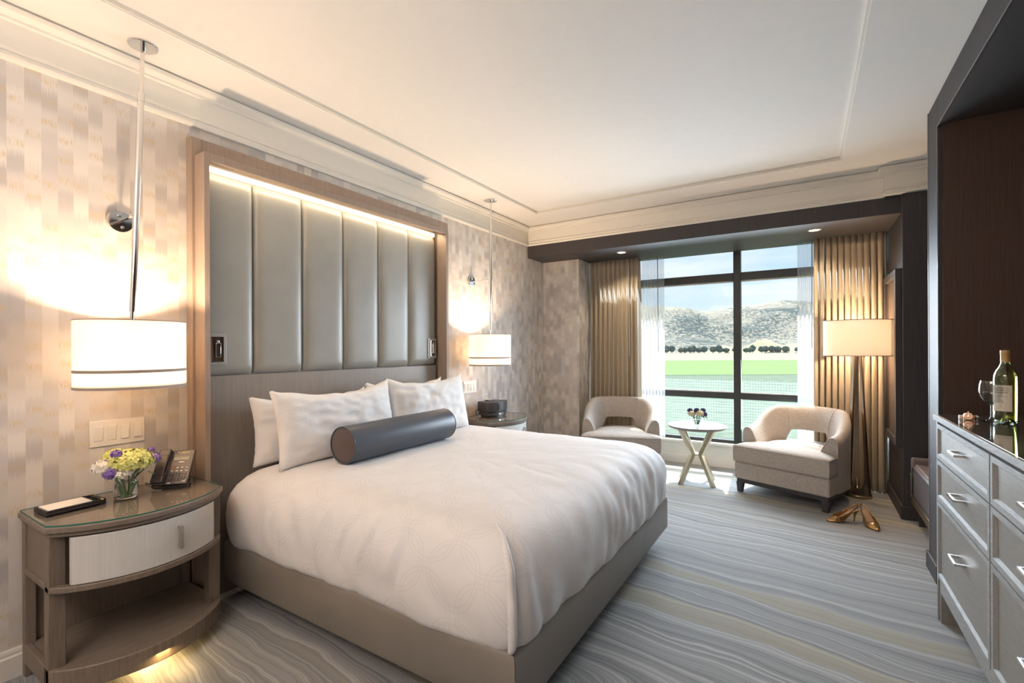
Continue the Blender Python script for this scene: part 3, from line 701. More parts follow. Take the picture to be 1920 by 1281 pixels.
light('nightstand_under_glow', 'AREA', (-2.36, .86, .050), 2.2, (1.0, .66, .26), shape='RECTANGLE', size=.05, size_y=.40, direction=(.3, .0, -1))
light('nightstand_under_glow_far', 'AREA', (-2.36, 3.70, .050), 1.5, (1.0, .66, .26), shape='RECTANGLE', size=.05, size_y=.40, direction=(.3, .0, -1))
NZ = .670

# ================================================================= PENDANT LAMPS
def pendant(top, bot, brk, label):
    t = empty('pendant_lamp', (bot[0], bot[1], 0), 0, label, 'lamp', 'bedside pendant lamps')
    O = Vector((bot[0], bot[1], 0)); T = Vector(top)-O; Bt = Vector((0, 0, 1.45))
    MB().lathe([(0, 0), (.057, 0), (.058, -.006), (.055, -.010), (.02, -.011), (.0, -.011)], 32, c=T).build('canopy', chrome, t)
    MB().tube([T+Vector((0, 0, -.01)), T+Vector((0, 0, -.04))], .011, 14).build('stem_socket', chrome, t)
    P = lambda k: T*(1-k)+Bt*k
    MB().tube([P(.02), P(.20)], .0085, 14).build('upper_rod', chrome, t)
    MB().tube([P(.185), P(.215)], .0135, 16).build('collar', chrome, t)
    MB().tube([P(.21), P(.975)], .0125, 16).build('rod', chrome, t)
    MB().tube([P(.97), P(1.0), Vector((0, 0, 1.30))], .0085, 12).build('socket_stem', chrome, t)
    zb, zt, r = 1.158, 1.440, .192
    sh = MB().shell([(r, zb), (r, zt), (r-.003, zt), (r-.003, zb)], 56).build('shade', shade_m, t)
    MB().shell([(r+.0012, 1.224), (r+.0012, 1.236), (r-.001, 1.236), (r-.001, 1.224)], 56).build('trim_band', band_m, sh)
    MB().shell([(r+.0012, zb-.001), (r+.0012, zb+.009), (r-.004, zb+.009), (r-.004, zb-.001)], 56).build('bottom_ribbon', band_m, sh)
    MB().shell([(r+.001, zt-.003), (r+.001, zt+.001), (r-.004, zt+.001), (r-.004, zt-.003)], 56).build('top_ribbon', band_m, sh)
    MB().shell([(r-.004, zb+.012), (r-.004, zb+.015), (.010, zb+.015), (.010, zb+.012)], 40).build('diffuser', fabric_shade('diffuser_acrylic', (.92, .86, .78), .7), sh)
    MB().lathe([(0, zb-.012), (.010, zb-.010), (.012, zb-.002), (.008, zb+.012)], 16).build('finial', chrome, t)
    for q in range(3):
        a = q*2.1+.4; MB().tube([(.008*math.cos(a), .008*math.sin(a), zt-.03), ((r-.003)*math.cos(a), (r-.003)*math.sin(a), zt-.012)], .002, 6).build('spider_arm', chrome, t)
    for q in (-1, 1):
        MB().lathe([(0, -.032), (.018, -.026), (.030, 0), (.022, .026), (.012, .045), (0, .046)], 16, c=(.0, q*.05, 1.31)).build('bulb', bulb_m, t)
    # wall bracket
    bk = Vector(brk)-O; k_ = (T.z-bk.z)/(T.z-1.45); rp = P(k_)
    Mx = Matrix.Translation(bk) @ Matrix.Rotation(R(90), 4, 'Y')
    br = MB().lathe([(0, .0), (.050, .0), (.052, .006), (.048, .014), (.010, .016), (0, .016)], 32, Mx).build('wall_bracket', chrome, t)
    MB().tube([bk+Vector((.01, 0, 0)), rp], .0055, 12).tube([rp-Vector((.05, 0, 0)), rp-Vector((.03, 0, 0))], .008, 12).build('bracket_arm', chrome, br)
    for q in (-1, 1): MB().lathe([(0, .022), (.006, .021), (.007, .015)], 12, Mx @ Matrix.Translation((q*.026, q*.006, 0))).build('screw', nickel, br)
    l = light('pendant_bulb_light', 'POINT', (bot[0], bot[1], 1.315), 64, (1.0, .725, .48), shadow_soft_size=.05)
    return t
pendant((-2.545, .918, ZC), (-2.472, .848), (XL+.001, .886, 1.915), 'chrome pendant lamp with linen drum shade over the near nightstand')
pendant((-2.50, 3.62, ZC), (-2.472, 3.558), (XL+.001, 3.60, 1.95), 'chrome pendant lamp with linen drum shade over the far nightstand')

# switch plates
def switchplate(y0, z0, w, h, label):
    t = empty('switch_plate', (XL, y0+w/2, z0+h/2), 0, label, 'light switch', 'four gang switch plates')
    B(.0005, .006, -w/2, w/2, -h/2, h/2).build('plate', white_m, t, bevel=.003)
    for i in range(4):
        yc = -w/2+w*(i+.5)/4*.94+w*.03
        Mx = Matrix.Translation((.006, yc, 0)) @ Matrix.Rotation(R(4 if i < 2 else -4), 4, 'Y')
        B(-.002, .004, -.016, .016, -.033, .033).build('rocker', white_m, t, bevel=.0015).matrix_local = Mx
        MB().tube([(.006, yc, .048), (.0072, yc, .048)], .003, 10).tube([(.006, yc, -.048), (.0072, yc, -.048)], .003, 10).build('screw', trim_m, t)
switchplate(.773, .878, .207, .118, 'white four-rocker switch plate above the near nightstand')
switchplate(3.47, .888, .205, .118, 'white four-rocker switch plate above the far nightstand')

# ================================================================= FLOWERS
stem_m = plain('stem_green', (.10, .22, .05), .5); leafm = plain('leaf_green', (.06, .16, .04), .45, var=.25)
yel_m = plain('hydrangea_yellow', (.72, .72, .25), .6, var=.2, scale=60); wht_m = plain('petal_white', (.85, .80, .70), .6, var=.05, scale=60)
pur_m = plain('statice_purple', (.22, .13, .42), .6, var=.3, scale=90); navy_m = plain('petal_dark_purple', (.045, .04, .12), .6, var=.3); cream_m = plain('petal_cream', (.72, .64, .45), .6, var=.1)
def florets(center, rad, n, size, seed, squash=(1, 1, 1), fromz=-.35):
    rnd = random.Random(seed); mb = MB(); k = 0
    while k < n:
        d_ = Vector((rnd.gauss(0, 1), rnd.gauss(0, 1), rnd.gauss(0, 1))).normalized()
        if d_.z < fromz: continue
        k += 1
        p = Vector(center)+Vector((d_.x*rad*squash[0], d_.y*rad*squash[1], d_.z*rad*squash[2]))*rnd.uniform(.88, 1.06)
        q = d_.to_track_quat('Z', 'Y').to_matrix().to_4x4(); q = Matrix.Translation(p) @ q @ Matrix.Rotation(rnd.uniform(0, 3), 4, 'Z')
        for j in range(4):
            a = j*math.pi/2; c_, s_ = math.cos(a), math.sin(a)
            pts = [(0, 0, 0), (.5, .38, .12), (1, 0, .22), (.5, -.38, .12)]
            mb.add([((x*c_-y*s_)*size, (x*s_+y*c_)*size, z*size) for x, y, z in pts], [(0, 1, 2, 3)], q)
    return mb
def flower(name, base, head, rad, n, size, m, label, seed, squash=(1, 1, 1), leaves=0, group=None, core=True):
    t = empty(name, base, 0, label, 'flower', group); Bs = Vector(base); hd = Vector(head)-Bs
    bl_ = florets(hd, rad, n, size, seed, squash)
    if core: bl_.lathe([(0, -.8*rad*squash[2]), (.62*rad, -.5*rad*squash[2]), (.85*rad, 0), (.6*rad, .6*rad*squash[2]), (0, .85*rad*squash[2])], 14, Matrix.Translation(hd) @ Matrix.Diagonal((squash[0], squash[1], 1, 1)))
    bl_.build('bloom', m, t, smooth=False)
    mid = hd*.5+Vector((hd.x*.2, hd.y*.2, 0))*-1
    MB().tube([Vector((0, 0, 0)), mid*.9, hd], [.0035, .003, .003], 8).build('stem', stem_m, t)
    rnd = random.Random(seed)
    for j in range(leaves):
        a = rnd.uniform(0, 6.3); o_ = hd+Vector((math.cos(a)*rad*.9, math.sin(a)*rad*.9, -rad*.7)); d_ = Vector((math.cos(a), math.sin(a), -.5))*.03
        s_ = Vector((-math.sin(a), math.cos(a), 0))*.011
        MB().add([o_, o_+d_*.5+s_, o_+d_, o_+d_*.5-s_], [(0, 1, 2, 3)]).build('leaf', leafm, t, solid=.0008)
    return t
V1 = Vector((-2.535, .845, NZ+.001))
vs_ = empty('glass_vase', V1, 0, 'clear glass jar of water on the near nightstand', 'vase')
MB().shell([(.0, .0), (.038, .0), (.043, .006), (.044, .05), (.042, .072), (.036, .080), (.036, .086), (.043, .098), (.043, .104), (.0405, .104), (.0405, .099), (.034, .087), (.034, .079), (.040, .071), (.0418, .05), (.041, .010), (.036, .007), (.0, .007)], 40).build('jar', clear_m, vs_)
MB().lathe([(0, .0078), (.036, .0078), (.0408, .012), (.0412, .05), (.0395, .070), (0, .070)], 36).build('water', solid_glass('water', (.93, .98, .95), ior=1.33), vs_)
def P1(dx, dy, dz): return V1+Vector((dx, dy, dz))
FG = 'bouquet on the near nightstand'
flower('hydrangea_flower', P1(.008, .004, .012), P1(.014, .014, .155), .066, 230, .015, yel_m, 'large yellow-green hydrangea at the middle of the near bouquet', 1, (1.0, 1.25, .78), 3, FG)
flower('hydrangea_flower', P1(-.008, -.008, .012), P1(-.035, -.025, .175), .042, 110, .014, yel_m, 'smaller yellow hydrangea at upper left of the near bouquet', 2, (1, 1.1, .8), 2, FG)
flower('carnation_flower', P1(.004, -.012, .012), P1(.000, -.078, .145), .036, 100, .014, wht_m, 'white carnation at far left of the near bouquet', 3, (1, 1.1, .85), 1, FG)
flower('carnation_flower', P1(.012, -.004, .012), P1(.035, -.030, .112), .030, 70, .013, wht_m, 'white carnation low over the rim of the glass jar', 4, (1, 1.1, .8), 0, FG)
flower('carnation_flower', P1(-.004, .012, .012), P1(-.020, .088, .160), .030, 70, .013, wht_m, 'white carnation at right of the near bouquet', 5, (1, 1.1, .8), 0, FG)
for i, (dx, dy, dz, r_, lb) in enumerate(((.02, -.040, .195, .020, 'purple statice sprig standing highest in the near bouquet'), (.035, -.065, .120, .026, 'purple statice sprig hanging at lower left of the near bouquet'),
                                   (.02, .098, .150, .024, 'purple statice sprig at right of the near bouquet beside the phone'), (.0, .095, .188, .012, 'tiny purple statice tip at upper right of the near bouquet'))):
    flower('statice_sprig', P1(.01-.006*i, .004*i-.008, .012), P1(dx, dy, dz), r_, 60, .008, pur_m, lb, 10+i, (1, 1, 1.1), 1, FG)

# ================================================================= PHONE
ph = empty('desk_phone', (-2.55, 1.035, NZ+.001), R(46), 'black desk phone with coiled cord on the near nightstand', 'phone')
FA = R(52)          # face tilt from horizontal
Mf = Matrix.Translation((0, -.055, .022)) @ Matrix.Rotation(FA, 4, 'X')
bw, bh = .165, .20
MB().box(-bw/2, bw/2, 0, bh, -.016, .0, Mf).build('body', blk2, ph, bevel=.004)
MB().prism([(-.03, .0), (.07, .0), (.085, .012), (.060, .125), (.050, .125), (.0, .05)], -.05, .05, Matrix(((0, 0, 1, 0), (1, 0, 0, 0), (0, 1, 0, 0), (0, 0, 0, 1)))).build('stand', blk, ph, bevel=.003)
hs = MB().box(-bw/2+.002, -bw/2+.058, -.004, .195, .0, .012, Mf).box(-bw/2+.002, -bw/2+.058, .0, .055, .010, .036, Mf).box(-bw/2+.002, -bw/2+.058, .145, .195, .010, .034, Mf).box(-bw/2+.005, -bw/2+.055, .04, .16, .022, .038, Mf)
hs.build('handset', blk2, ph, bevel=.006, seg=3)
lcd = MB().box(-.012, .062, .138, .158, .0, .0015, Mf).build('display', plain('lcd', (.22, .22, .17), .25), ph)
MB().box(.016, .042, .125, .130, .0, .0012, Mf).build('name_card', white_m, ph)
MB().box(-.015, .074, .104, .114, .0, .0006, Mf).build('label_strip', plain('label_grey', (.10, .08, .075), .5), ph)
keyw = plain('key_print', (.62, .58, .52), .5)
for r_ in range(2):
    for c_ in range(4):
        x = -.010+c_*.0225; y = .090-r_*.018
        MB().box(x, x+.011, y, y+.007, 0, .003, Mf).build('function_key', plain('key_red', (.55, .06, .03), .5) if (r_ == 0 and c_ == 0) else keyw, ph, bevel=.001)
chars = [['1', '2', '3'], ['4', '5', '6'], ['7', '8', '9'], ['*', '0', '#']]
for r_ in range(4):
    for c_ in range(3):
        x = -.012+c_*.030; y = .056-r_*.0125
        kx = MB().box(x, x+.021, y, y+.008, 0, .003, Mf).build('dial_key', blk, ph, bevel=.001)
        text('digit', chars[r_][c_], .007, keyw, kx, Mf @ Matrix.Translation((x+.0105, y+.0015, .0031)))
for x, y in ((-.012, .004), (.056, .020), (.056, .012)): MB().box(x, x+.016, y, y+.005, 0, .0025, Mf).build('soft_key', keyw, ph)
text('logo_text', 'CACHE   CREEK', .0085, keyw, ph, Mf @ Matrix.Translation((.027, .182, .0004)))
text('logo_subtext', 'CASINO  RESORT', .0045, keyw, ph, Mf @ Matrix.Translation((.027, .176, .0004)))
MB().box(.0225, .0315, .181, .1885, 0, .0012, Mf).build('logo_emblem', plain('emblem_yellow', (.75, .55, .04), .5), ph)
ph.scale = (.87, .87, .87)
cp = []
for i in range(420):
    t = i/419; a = t*2*math.pi*42
    if t < .12: c = Vector((-.085, -.045, .012)).lerp(Vector((-.055, -.072, .010)), t/.12)
    elif t < .85: c = Vector((-.055, -.072, .010)).lerp(Vector((.080, -.062, .010)), (t-.12)/.73)
    else: k = (t-.85)/.15; c = Vector((.080+.012*math.sin(k*3.1), -.062+.05*k, .010))
    cp.append(c+Vector((0, math.cos(a)*.0055, math.sin(a)*.0055)))
MB().tube(cp, .0016, 5).build('coiled_cord', blk, ph)
MB().tube([(-.03, .04, .02), (-.09, .06, .012), (-.13, .04, .005), (-.17, .08, .004)], .003, 6).build('line_cord', blk, ph)

# notepad tray, pad, pen
tr = empty('notepad_tray', (-2.57, .672, NZ+.001), R(4), 'shallow black leather notepad tray on the near nightstand', 'tray')
MB().box(-.06, .06, -.095, .095, 0, .010).box(-.06, -.054, -.095, .095, .01, .019).box(.054, .06, -.095, .095, .01, .019).box(-.054, .054, -.095, -.088, .01, .019).box(-.054, .054, .089, .095, .01, .019).box(-.054, .054, .058, .064, .01, .017).build('tray_body', leather('black_leather', (.022, .018, .017), .45, 500), tr, bevel=.002)
npd = empty('notepad', (-2.57, .660, NZ+.0115), R(4), 'white paper notepad lying in the black tray', 'notepad')
B(-.050, .050, -.072, .064, 0, .009).build('sheets', plain('paper', (.86, .80, .72), .8, var=.01), npd)
pn = empty('pen', (-2.565, .752, NZ+.020), R(4+180), 'black and gold ballpoint pen resting in the notepad tray', 'pen')
Mp = Matrix.Rotation(R(90), 4, 'Y'); gold_m = plain('gold', (.80, .52, .16), .2, 1.0)
MB().lathe([(0, -.050), (.005, -.048), (.0055, -.01), (.0055, .03), (.0045, .052), (0, .053)], 16, Mp).build('barrel', blk, pn)
MB().lathe([(0, -.060), (.0035, -.058), (.005, -.0495), (.005, -.047), (0, -.047)], 16, Mp).build('cap_end', gold_m, pn)
MB().lathe([(.0058, .008), (.0058, .012)], 16, Mp).box(-.0, .035, -.0015, .0015, .0055, .0075).build('clip', gold_m, pn)

# radio + remote on far nightstand
rd = empty('clock_radio', (-2.535, 3.705, NZ+.001), R(-6), 'graphite tabletop radio with disc player base on the far nightstand', 'radio')
def rpoly(w, d0, d1): return [(-d0, -w/2+.03), (-d0, w/2-.03)] + [(-.0+d1*(1-(2*u-1)**2)*1.0+.045, w/2-w*u) for u in [i/12 for i in range(13)]]
MB().prism(rpoly(.30, .10, .045), .048, .140).build('radio_body', blk2, rd, bevel=.006, seg=3)
MB().prism(rpoly(.285, .095, .045), .014, .042).build('player_base', blk2, rd, bevel=.004)
MB().prism(rpoly(.24, .085, .03), .0, .014).prism(rpoly(.26, .09, .03), .042, .048).build('foot', blk, rd)
ds = MB().prism([(.0905+.0*0, -.045), (.086, .045), (.079, .045), (.084, -.045)], .066, .125).build('display', plain('display_glass', (.03, .03, .045), .06), rd)
B(.0885, .0915, -.03, -.005, .024, .031).build('disc_slot_badge', nickel, rd)
MB().tube([(-.09, -.12, .06), (-.09, -.15, .055), (-.09, -.155, .03), (-.09, -.13, .015)], .003, 6).build('power_cord', blk, rd)
rm = empty('remote_control', (-2.575, 3.70, NZ+.1425), R(-6), 'slim black remote control on top of the radio', 'remote')
B(-.028, .028, -.045, .045, 0, .009).build('remote_body', blk2, rm, bevel=.003)
for i in range(6): B(-.018+(i % 2)*.02, -.006+(i % 2)*.02, -.032+(i//2)*.024, -.022+(i//2)*.024, .009, .010).build('button', keyw, rm)

# ================================================================= ARMCHAIRS
def armchair(loc, rz, label):
    t = empty('armchair', loc, rz, label, 'armchair', 'tub armchairs by the window')
    Rr = .385
    def U(s):      # s in [0,1]: arm front (left) round the back to arm front (right); returns outer point, inward normal
        Ls = .20; La = math.pi*Rr; L = 2*Ls+La; q = s*L
        if q < Ls: return Vector((-Rr, -.215+q+.015, 0)), Vector((1, 0, 0)), -1+q/Ls*.15
        if q > Ls+La: return Vector((Rr, -.0-(q-Ls-La), 0)), Vector((-1, 0, 0)), 1
        a = math.pi-(q-Ls)/Rr
        return Vector((Rr*math.cos(a), Rr*math.sin(a), 0)), Vector((-math.cos(a), -math.sin(a), 0)), 0
    n = 72; rings = []; seam = []
    Ls = .20; La = math.pi*Rr; L = 2*Ls+La
    for i in range(n+1):
        s = i/n; p, nn, _ = U(s); q = s*L
        dist = min(q, L-q)                                   # distance from arm front
        top = .572+.012*sst(0, .06, dist)+.172*sst(.06, .50, dist)
        ang = abs(q-L/2)/Rr                                  # angle from the middle of the back
        k = sst(R(52), R(30), ang)**1.3
        zb = .125+(.535-.125)*k; zi = .395+(.535-.395)*k
        if ang < R(46): zb -= .0; 
        th = .135-.02*sst(.1, .5, dist)
        fl = .022*sst(.2, .6, dist)
        h = top-zi
        prf = [(0.000, zb), (0.0-fl*.35, zb+(top-zb)*.5), (-fl, top-.065), (-fl+.006, top-.028), (-fl+.022, top-.006), (-fl+.042, top), (-fl+.062, top-.008), (-fl*.8+.080, top-.032),
               (.098-fl*.3, zi+h*.62), (.098+(th-.098)*.6, zi+h*.34), (th, zi+.012), (th, zi)]
        rings.append([(p.x+nn.x*o, p.y+nn.y*o, z) for o, z in prf])
        seam.append((p+nn*.05, top))
    # rounded arm fronts: extra shrunken end rings
    def endring(r0, dy, sc):
        cx_ = sum(v[0] for v in r0)/len(r0); cz = sum(v[2] for v in r0)/len(r0)
        return [(cx_+(v[0]-cx_)*sc, v[1]+dy, cz+(v[2]-cz)*sc) for v in r0]
    R0, R1 = rings[0], rings[-1]
    rings = [endring(R0, -.006, .97)]+rings+[endring(R1, -.006, .97)]
    MB().loft(rings).build('back_and_arms', chair_m, t, angle=60)
    for rg in (R0, R1): MB().tube([(v[0], v[1]-.006, v[2]) for v in rg[1:-1]], .0035, 6).build('arm_piping', pipe_m, t)
    # body under the seat
    def D(off, y0=-.375):
        pts = [(-Rr+off, y0+off), (Rr-off, y0+off)] + [((Rr-off)*math.cos(a), (Rr-off)*math.sin(a)) for a in [math.pi*i/24 for i in range(25)]]
        return pts
    MB().prism(D(.003), .125, .275).build('seat_base', chair_m, t, bevel=.012, seg=3)
    a_ = [((Rr-.004)*math.cos(a), (Rr-.004)*math.sin(a)) for a in [math.pi*i/30 for i in range(31)]]; b_ = [((Rr-.10)*math.cos(a), (Rr-.10)*math.sin(a)) for a in [math.pi*i/30 for i in range(31)]]
    MB().prism(a_+b_[::-1], .27, .425).build('rear_rim', chair_m, t, bevel=.010)
    MB().prism(D(.018), .088, .126).build('plinth_rail', dark_m, t, bevel=.002)
    for sx in (-1, 1):
        for y in (-.355, .25):
            xx = .345 if y < 0 else .24
            def ft(z, s_): return [(sx*xx+dx*s_, y+dy*s_, z) for dx, dy in ((-.03, -.0), (.03, 0), (.03, .05), (-.03, .05))]
            MB().loft([ft(0, .68), ft(.09, 1.0)]).build('leg', dark_m, t, bevel=.003)
    # T cushion with crowned top
    ri = .262
    T = [(-.385, -.385), (.385, -.385), (.385, -.232), (.252, -.228)] + [(ri*math.cos(a)*.97, .0+ri*math.sin(a)) for a in [math.pi*i/20 for i in range(21)]] + [(-.252, -.228), (-.385, -.232)]
    # densify
    Td = []
    for i in range(len(T)):
        a, b = T[i], T[(i+1) % len(T)]; m = max(1, int(math.hypot(a[0]-b[0], a[1]-b[1])/.035))
        for q in range(m): Td.append((a[0]+(b[0]-a[0])*q/m, a[1]+(b[1]-a[1])*q/m))
    def ring(sc, z, c=(0, -.12), ins=0): return [((x-c[0])*sc+c[0], (y-c[1])*sc+c[1], z+.012*math.sin((x+.4)*4.0)*0) for x, y in Td]
    rg = [ring(.95, .278), ring(.99, .282), ring(1.0, .292), ring(1.008, .35), ring(1.0, .410), ring(.99, .421), ring(.95, .430), ring(.85, .441), ring(.65, .452), ring(.4, .458), ring(.15, .460)]
    MB().loft(rg).build('seat_cushion', chair_m, t, angle=60)
    MB().tube([(x*1.0, y, .419) for x, y in [(-.385, -.235)]+[( -.385+.77*i/20, -.386) for i in range(21)]+[(.385, -.235)]], .0035, 6).tube([(x*1.0, y, .284) for x, y in [( -.385+.77*i/20, -.386) for i in range(21)]], .0035, 6).build('cushion_piping', pipe_m, t)
    for sx in (-1, 1):      # seams on the inside of the back
        an = math.pi/2+sx*R(50); pt = []
        for f_ in range(9):
            i = int(round((.5+sx*.148)*n)); r_ = rings[i+1]; v = r_[5+min(6, int(f_*6/8))]
            pt.append(v)
        MB().tube([(v[0], v[1], v[2]) for v in dict.fromkeys(pt)], .0022, 5).build('seam', pipe_m, t)
    return t
armchair((-.075, 4.925, 0), R(-21.4), 'cream tweed tub armchair on the right between side table and floor lamp')
armchair((-1.705, 4.89, 0), R(20), 'cream tweed tub armchair on the left half hidden by the bed')

# ================================================================= SIDE TABLE
st = empty('side_table', (-.915, 4.84, 0), R(10), 'round champagne metal side table between the armchairs', 'side table')
top_m = plain('table_stone', (.30, .26, .245), .32, var=.03, Specular_IOR_Level=.3)
MB().lathe([(0, .525), (.22, .525), (.255, .533), (.268, .545), (.270, .552), (.266, .558), (0, .559)], 64).build('tabletop', top_m, st)
for k in range(4):
    a = R(45+90*k); Mx = Matrix.Rotation(a, 4, 'Z')
    def bar(r, z, w, h): return [(r-w, -h, z), (r+w, -h, z), (r+w, h, z), (r-w, h, z)]
    MB().loft([bar(.205, 0, .020, .016), bar(.052, .275, .024, .016), bar(.20, .525, .022, .016)], M=Mx).build('leg', brass, st, bevel=.002)
MB().prism([(.045, .02), (.02, .045), (-.02, .045), (-.045, .02), (-.045, -.02), (-.02, -.045), (.02, -.045), (.045, -.02)], .268, .282).build('hub', brass, st, bevel=.001)
V2 = Vector((-.905, 4.80, .5595))
v2 = empty('glass_bowl_vase', V2, 0, 'small round glass bowl vase on the side table', 'vase')
sp = [(.0, 0), (.030, 0), (.045, .012), (.055, .035), (.056, .055), (.046, .080), (.036, .090)]
MB().shell(sp+[(r_-.002 if r_ > .003 else 0, z_+(.003 if z_ < .01 else 0)) for r_, z_ in sp[::-1]], 36).build('bowl', glassy('bowl_glass', (.93, .96, .95), .05, .7, .01), v2)
MB().lathe([(0, .004), (.028, .004), (.043, .014), (.0525, .036), (.0535, .052), (0, .053)], 32).build('water', glassy('bowl_water', (.80, .88, .84), .03, .4, .01), v2)
FG2 = 'posy on the side table'
def P2(dx, dy, dz): return V2+Vector((dx, dy, dz))
for i, (nm, dx, dy, dz, r_, m, lb) in enumerate((('rose_flower', -.040, -.035, .112, .028, cream_m, 'cream rose at left of the small posy'), ('rose_flower', .035, -.030, .118, .030, cream_m, 'cream rose at right of the small posy'),
        ('rose_flower', .0, .035, .120, .026, cream_m, 'cream rose at the back of the small posy'), ('lavender_sprig', -.062, .0, .138, .020, navy_m, 'dark purple sprig at left of the small posy'), ('lavender_sprig', .0, -.01, .145, .020, navy_m, 'dark purple sprig at top middle of the small posy'),
        ('lavender_sprig', .055, .01, .145, .018, navy_m, 'dark purple sprig at upper right of the small posy'), ('lavender_sprig', .072, -.01, .110, .018, navy_m, 'dark purple sprig drooping at lower right of the small posy'))):
    flower(nm, P2(dx*.2, dy*.2, .008), P2(dx, dy, dz), r_, 60, .016, m, lb, 40+i, (1, 1, .9), 4, FG2)

# ================================================================= FLOOR LAMP
fl = empty('floor_lamp', (.375, 5.13, 0), R(0), 'bronze tripod floor lamp with white drum shade by the right drape', 'lamp')
MB().lathe([(0, 0), (.098, 0), (.104, .004), (.104, .020), (.098, .026), (0, .028)], 48).build('base', bronze, fl)
for k in range(3):
    a = R(-90+120*k+62); Mx = Matrix.Rotation(a, 4, 'Z')
    def lb_(r, z, w, h): return [(r-w, -h, z), (r+w, -h, z), (r+w, h, z), (r-w, h, z)]
    MB().loft([lb_(.086, .026, .010, .020), lb_(.076, .12, .010, .019), lb_(.026, 1.20, .009, .013), lb_(.026, 1.26, .009, .013)], M=Mx).build('leg', bronze, fl, bevel=.001)
    MB().loft([[(x, -.004, z), (x, .004, z), (x, .004, z+hh), (x, -.004, z+hh)] for x, z, hh in ((.0, .026, .035), (.02, .026, .042), (.04, .026, .065), (.056, .026, .12))], M=Mx).build('web', bronze, fl)
MB().tube([(0, 0, 1.22), (0, 0, 1.36)], .008, 12).lathe([(.03, 1.245), (.03, 1.26)], 20).build('stem', bronze, fl)
fsh = MB().shell([(.250, 1.235), (.250, 1.545), (.247, 1.545), (.247, 1.235)], 64).build('shade', shade_w, fl)
grib = plain('grey_ribbon', (.42, .38, .35), .7)
MB().shell([(.2512, 1.234), (.2512, 1.240), (.246, 1.240), (.246, 1.234)], 64).build('bottom_ribbon', grib, fsh)
MB().shell([(.2512, 1.541), (.2512, 1.547), (.246, 1.547), (.246, 1.541)], 64).build('top_ribbon', grib, fsh)
for q in range(3):
    a = q*2.094; MB().tube([(0, 0, 1.40), (.248*math.cos(a), .248*math.sin(a), 1.53)], .002, 6).build('spider_arm', chrome, fl)
MB().lathe([(0, 1.35), (.02, 1.36), (.03, 1.39), (.02, 1.42), (0, 1.43)], 16).build('bulb', bulb_m, fl)
light('floor_lamp_bulb_light', 'POINT', (.375, 5.13, 1.39), 34, (1.0, .70, .44), shadow_soft_size=.05)

# framed panel on the pier
pf = empty('framed_panel', (.62, 5.06, 1.23), 0, 'dark wood framed panel mounted on the pier beside right drape', 'wall panel')
y0, y1, z0, z1 = -.40, .235, -.69, .69
MB().box(-.04, 0, y0, y0+.06, z0, z1).box(-.04, 0, y1-.06, y1, z0, z1).box(-.04, 0, y0+.06, y1-.06, z1-.06, z1).box(-.04, 0, y0+.06, y1-.06, z0, z0+.06).build('frame', dark_m, pf, bevel=.003)
MB().box(-.022, -.0, y0+.06, y1-.06, z0+.06, z1-.06).build('inset_panel', plain('copper_lacquer', (.13, .085, .065), .22, .3), pf, smooth=False)

# ================================================================= LUGGAGE BENCH
lb = empty('luggage_bench', (.66, 4.20, 0), 0, 'dark leather luggage bench in the niche beside the dresser', 'bench')
hw = .355
MB().box(.0, .48, -hw+.035, hw-.035, .19, .435).build('seat_box', sole_dk, lb, bevel=.02, seg=3)
MB().box(.012, .47, -hw+.04, hw-.04, .425, .448).build('seat_pad', benchtop, lb, bevel=.01, seg=3)
for s_ in (-1, 1):
    MB().box(-.008, .49, s_*(hw-.02)-.022, s_*(hw-.02)+.022, .34, .492).build('end_roll', benchtop if s_ > 0 else sole_dk, lb, bevel=.016, seg=3)
    MB().box(-.012, .0, s_*(hw-.02)-.018, s_*(hw-.02)+.018, .20, .37).box(-.016, -.010, s_*(hw-.02)-.010, s_*(hw-.02)+.010, .355, .375).build('strap', bronze, lb, bevel=.002)
    for x in (.03, .43): B(x, x+.03, s_*(hw-.06)-.015, s_*(hw-.06)+.015, 0, .15).build('leg', dark_m, lb)
MB().box(-.004, .48, -hw, hw, .145, .20).build('bottom_rail', bronze, lb, bevel=.003)
MB().tube([(-.004, -hw+.05, .22), (-.004, hw-.05, .22), (-.004, hw-.05, .42), (-.004, -hw+.05, .42)], .003, 6, closed=True).build('panel_piping', blk, lb)

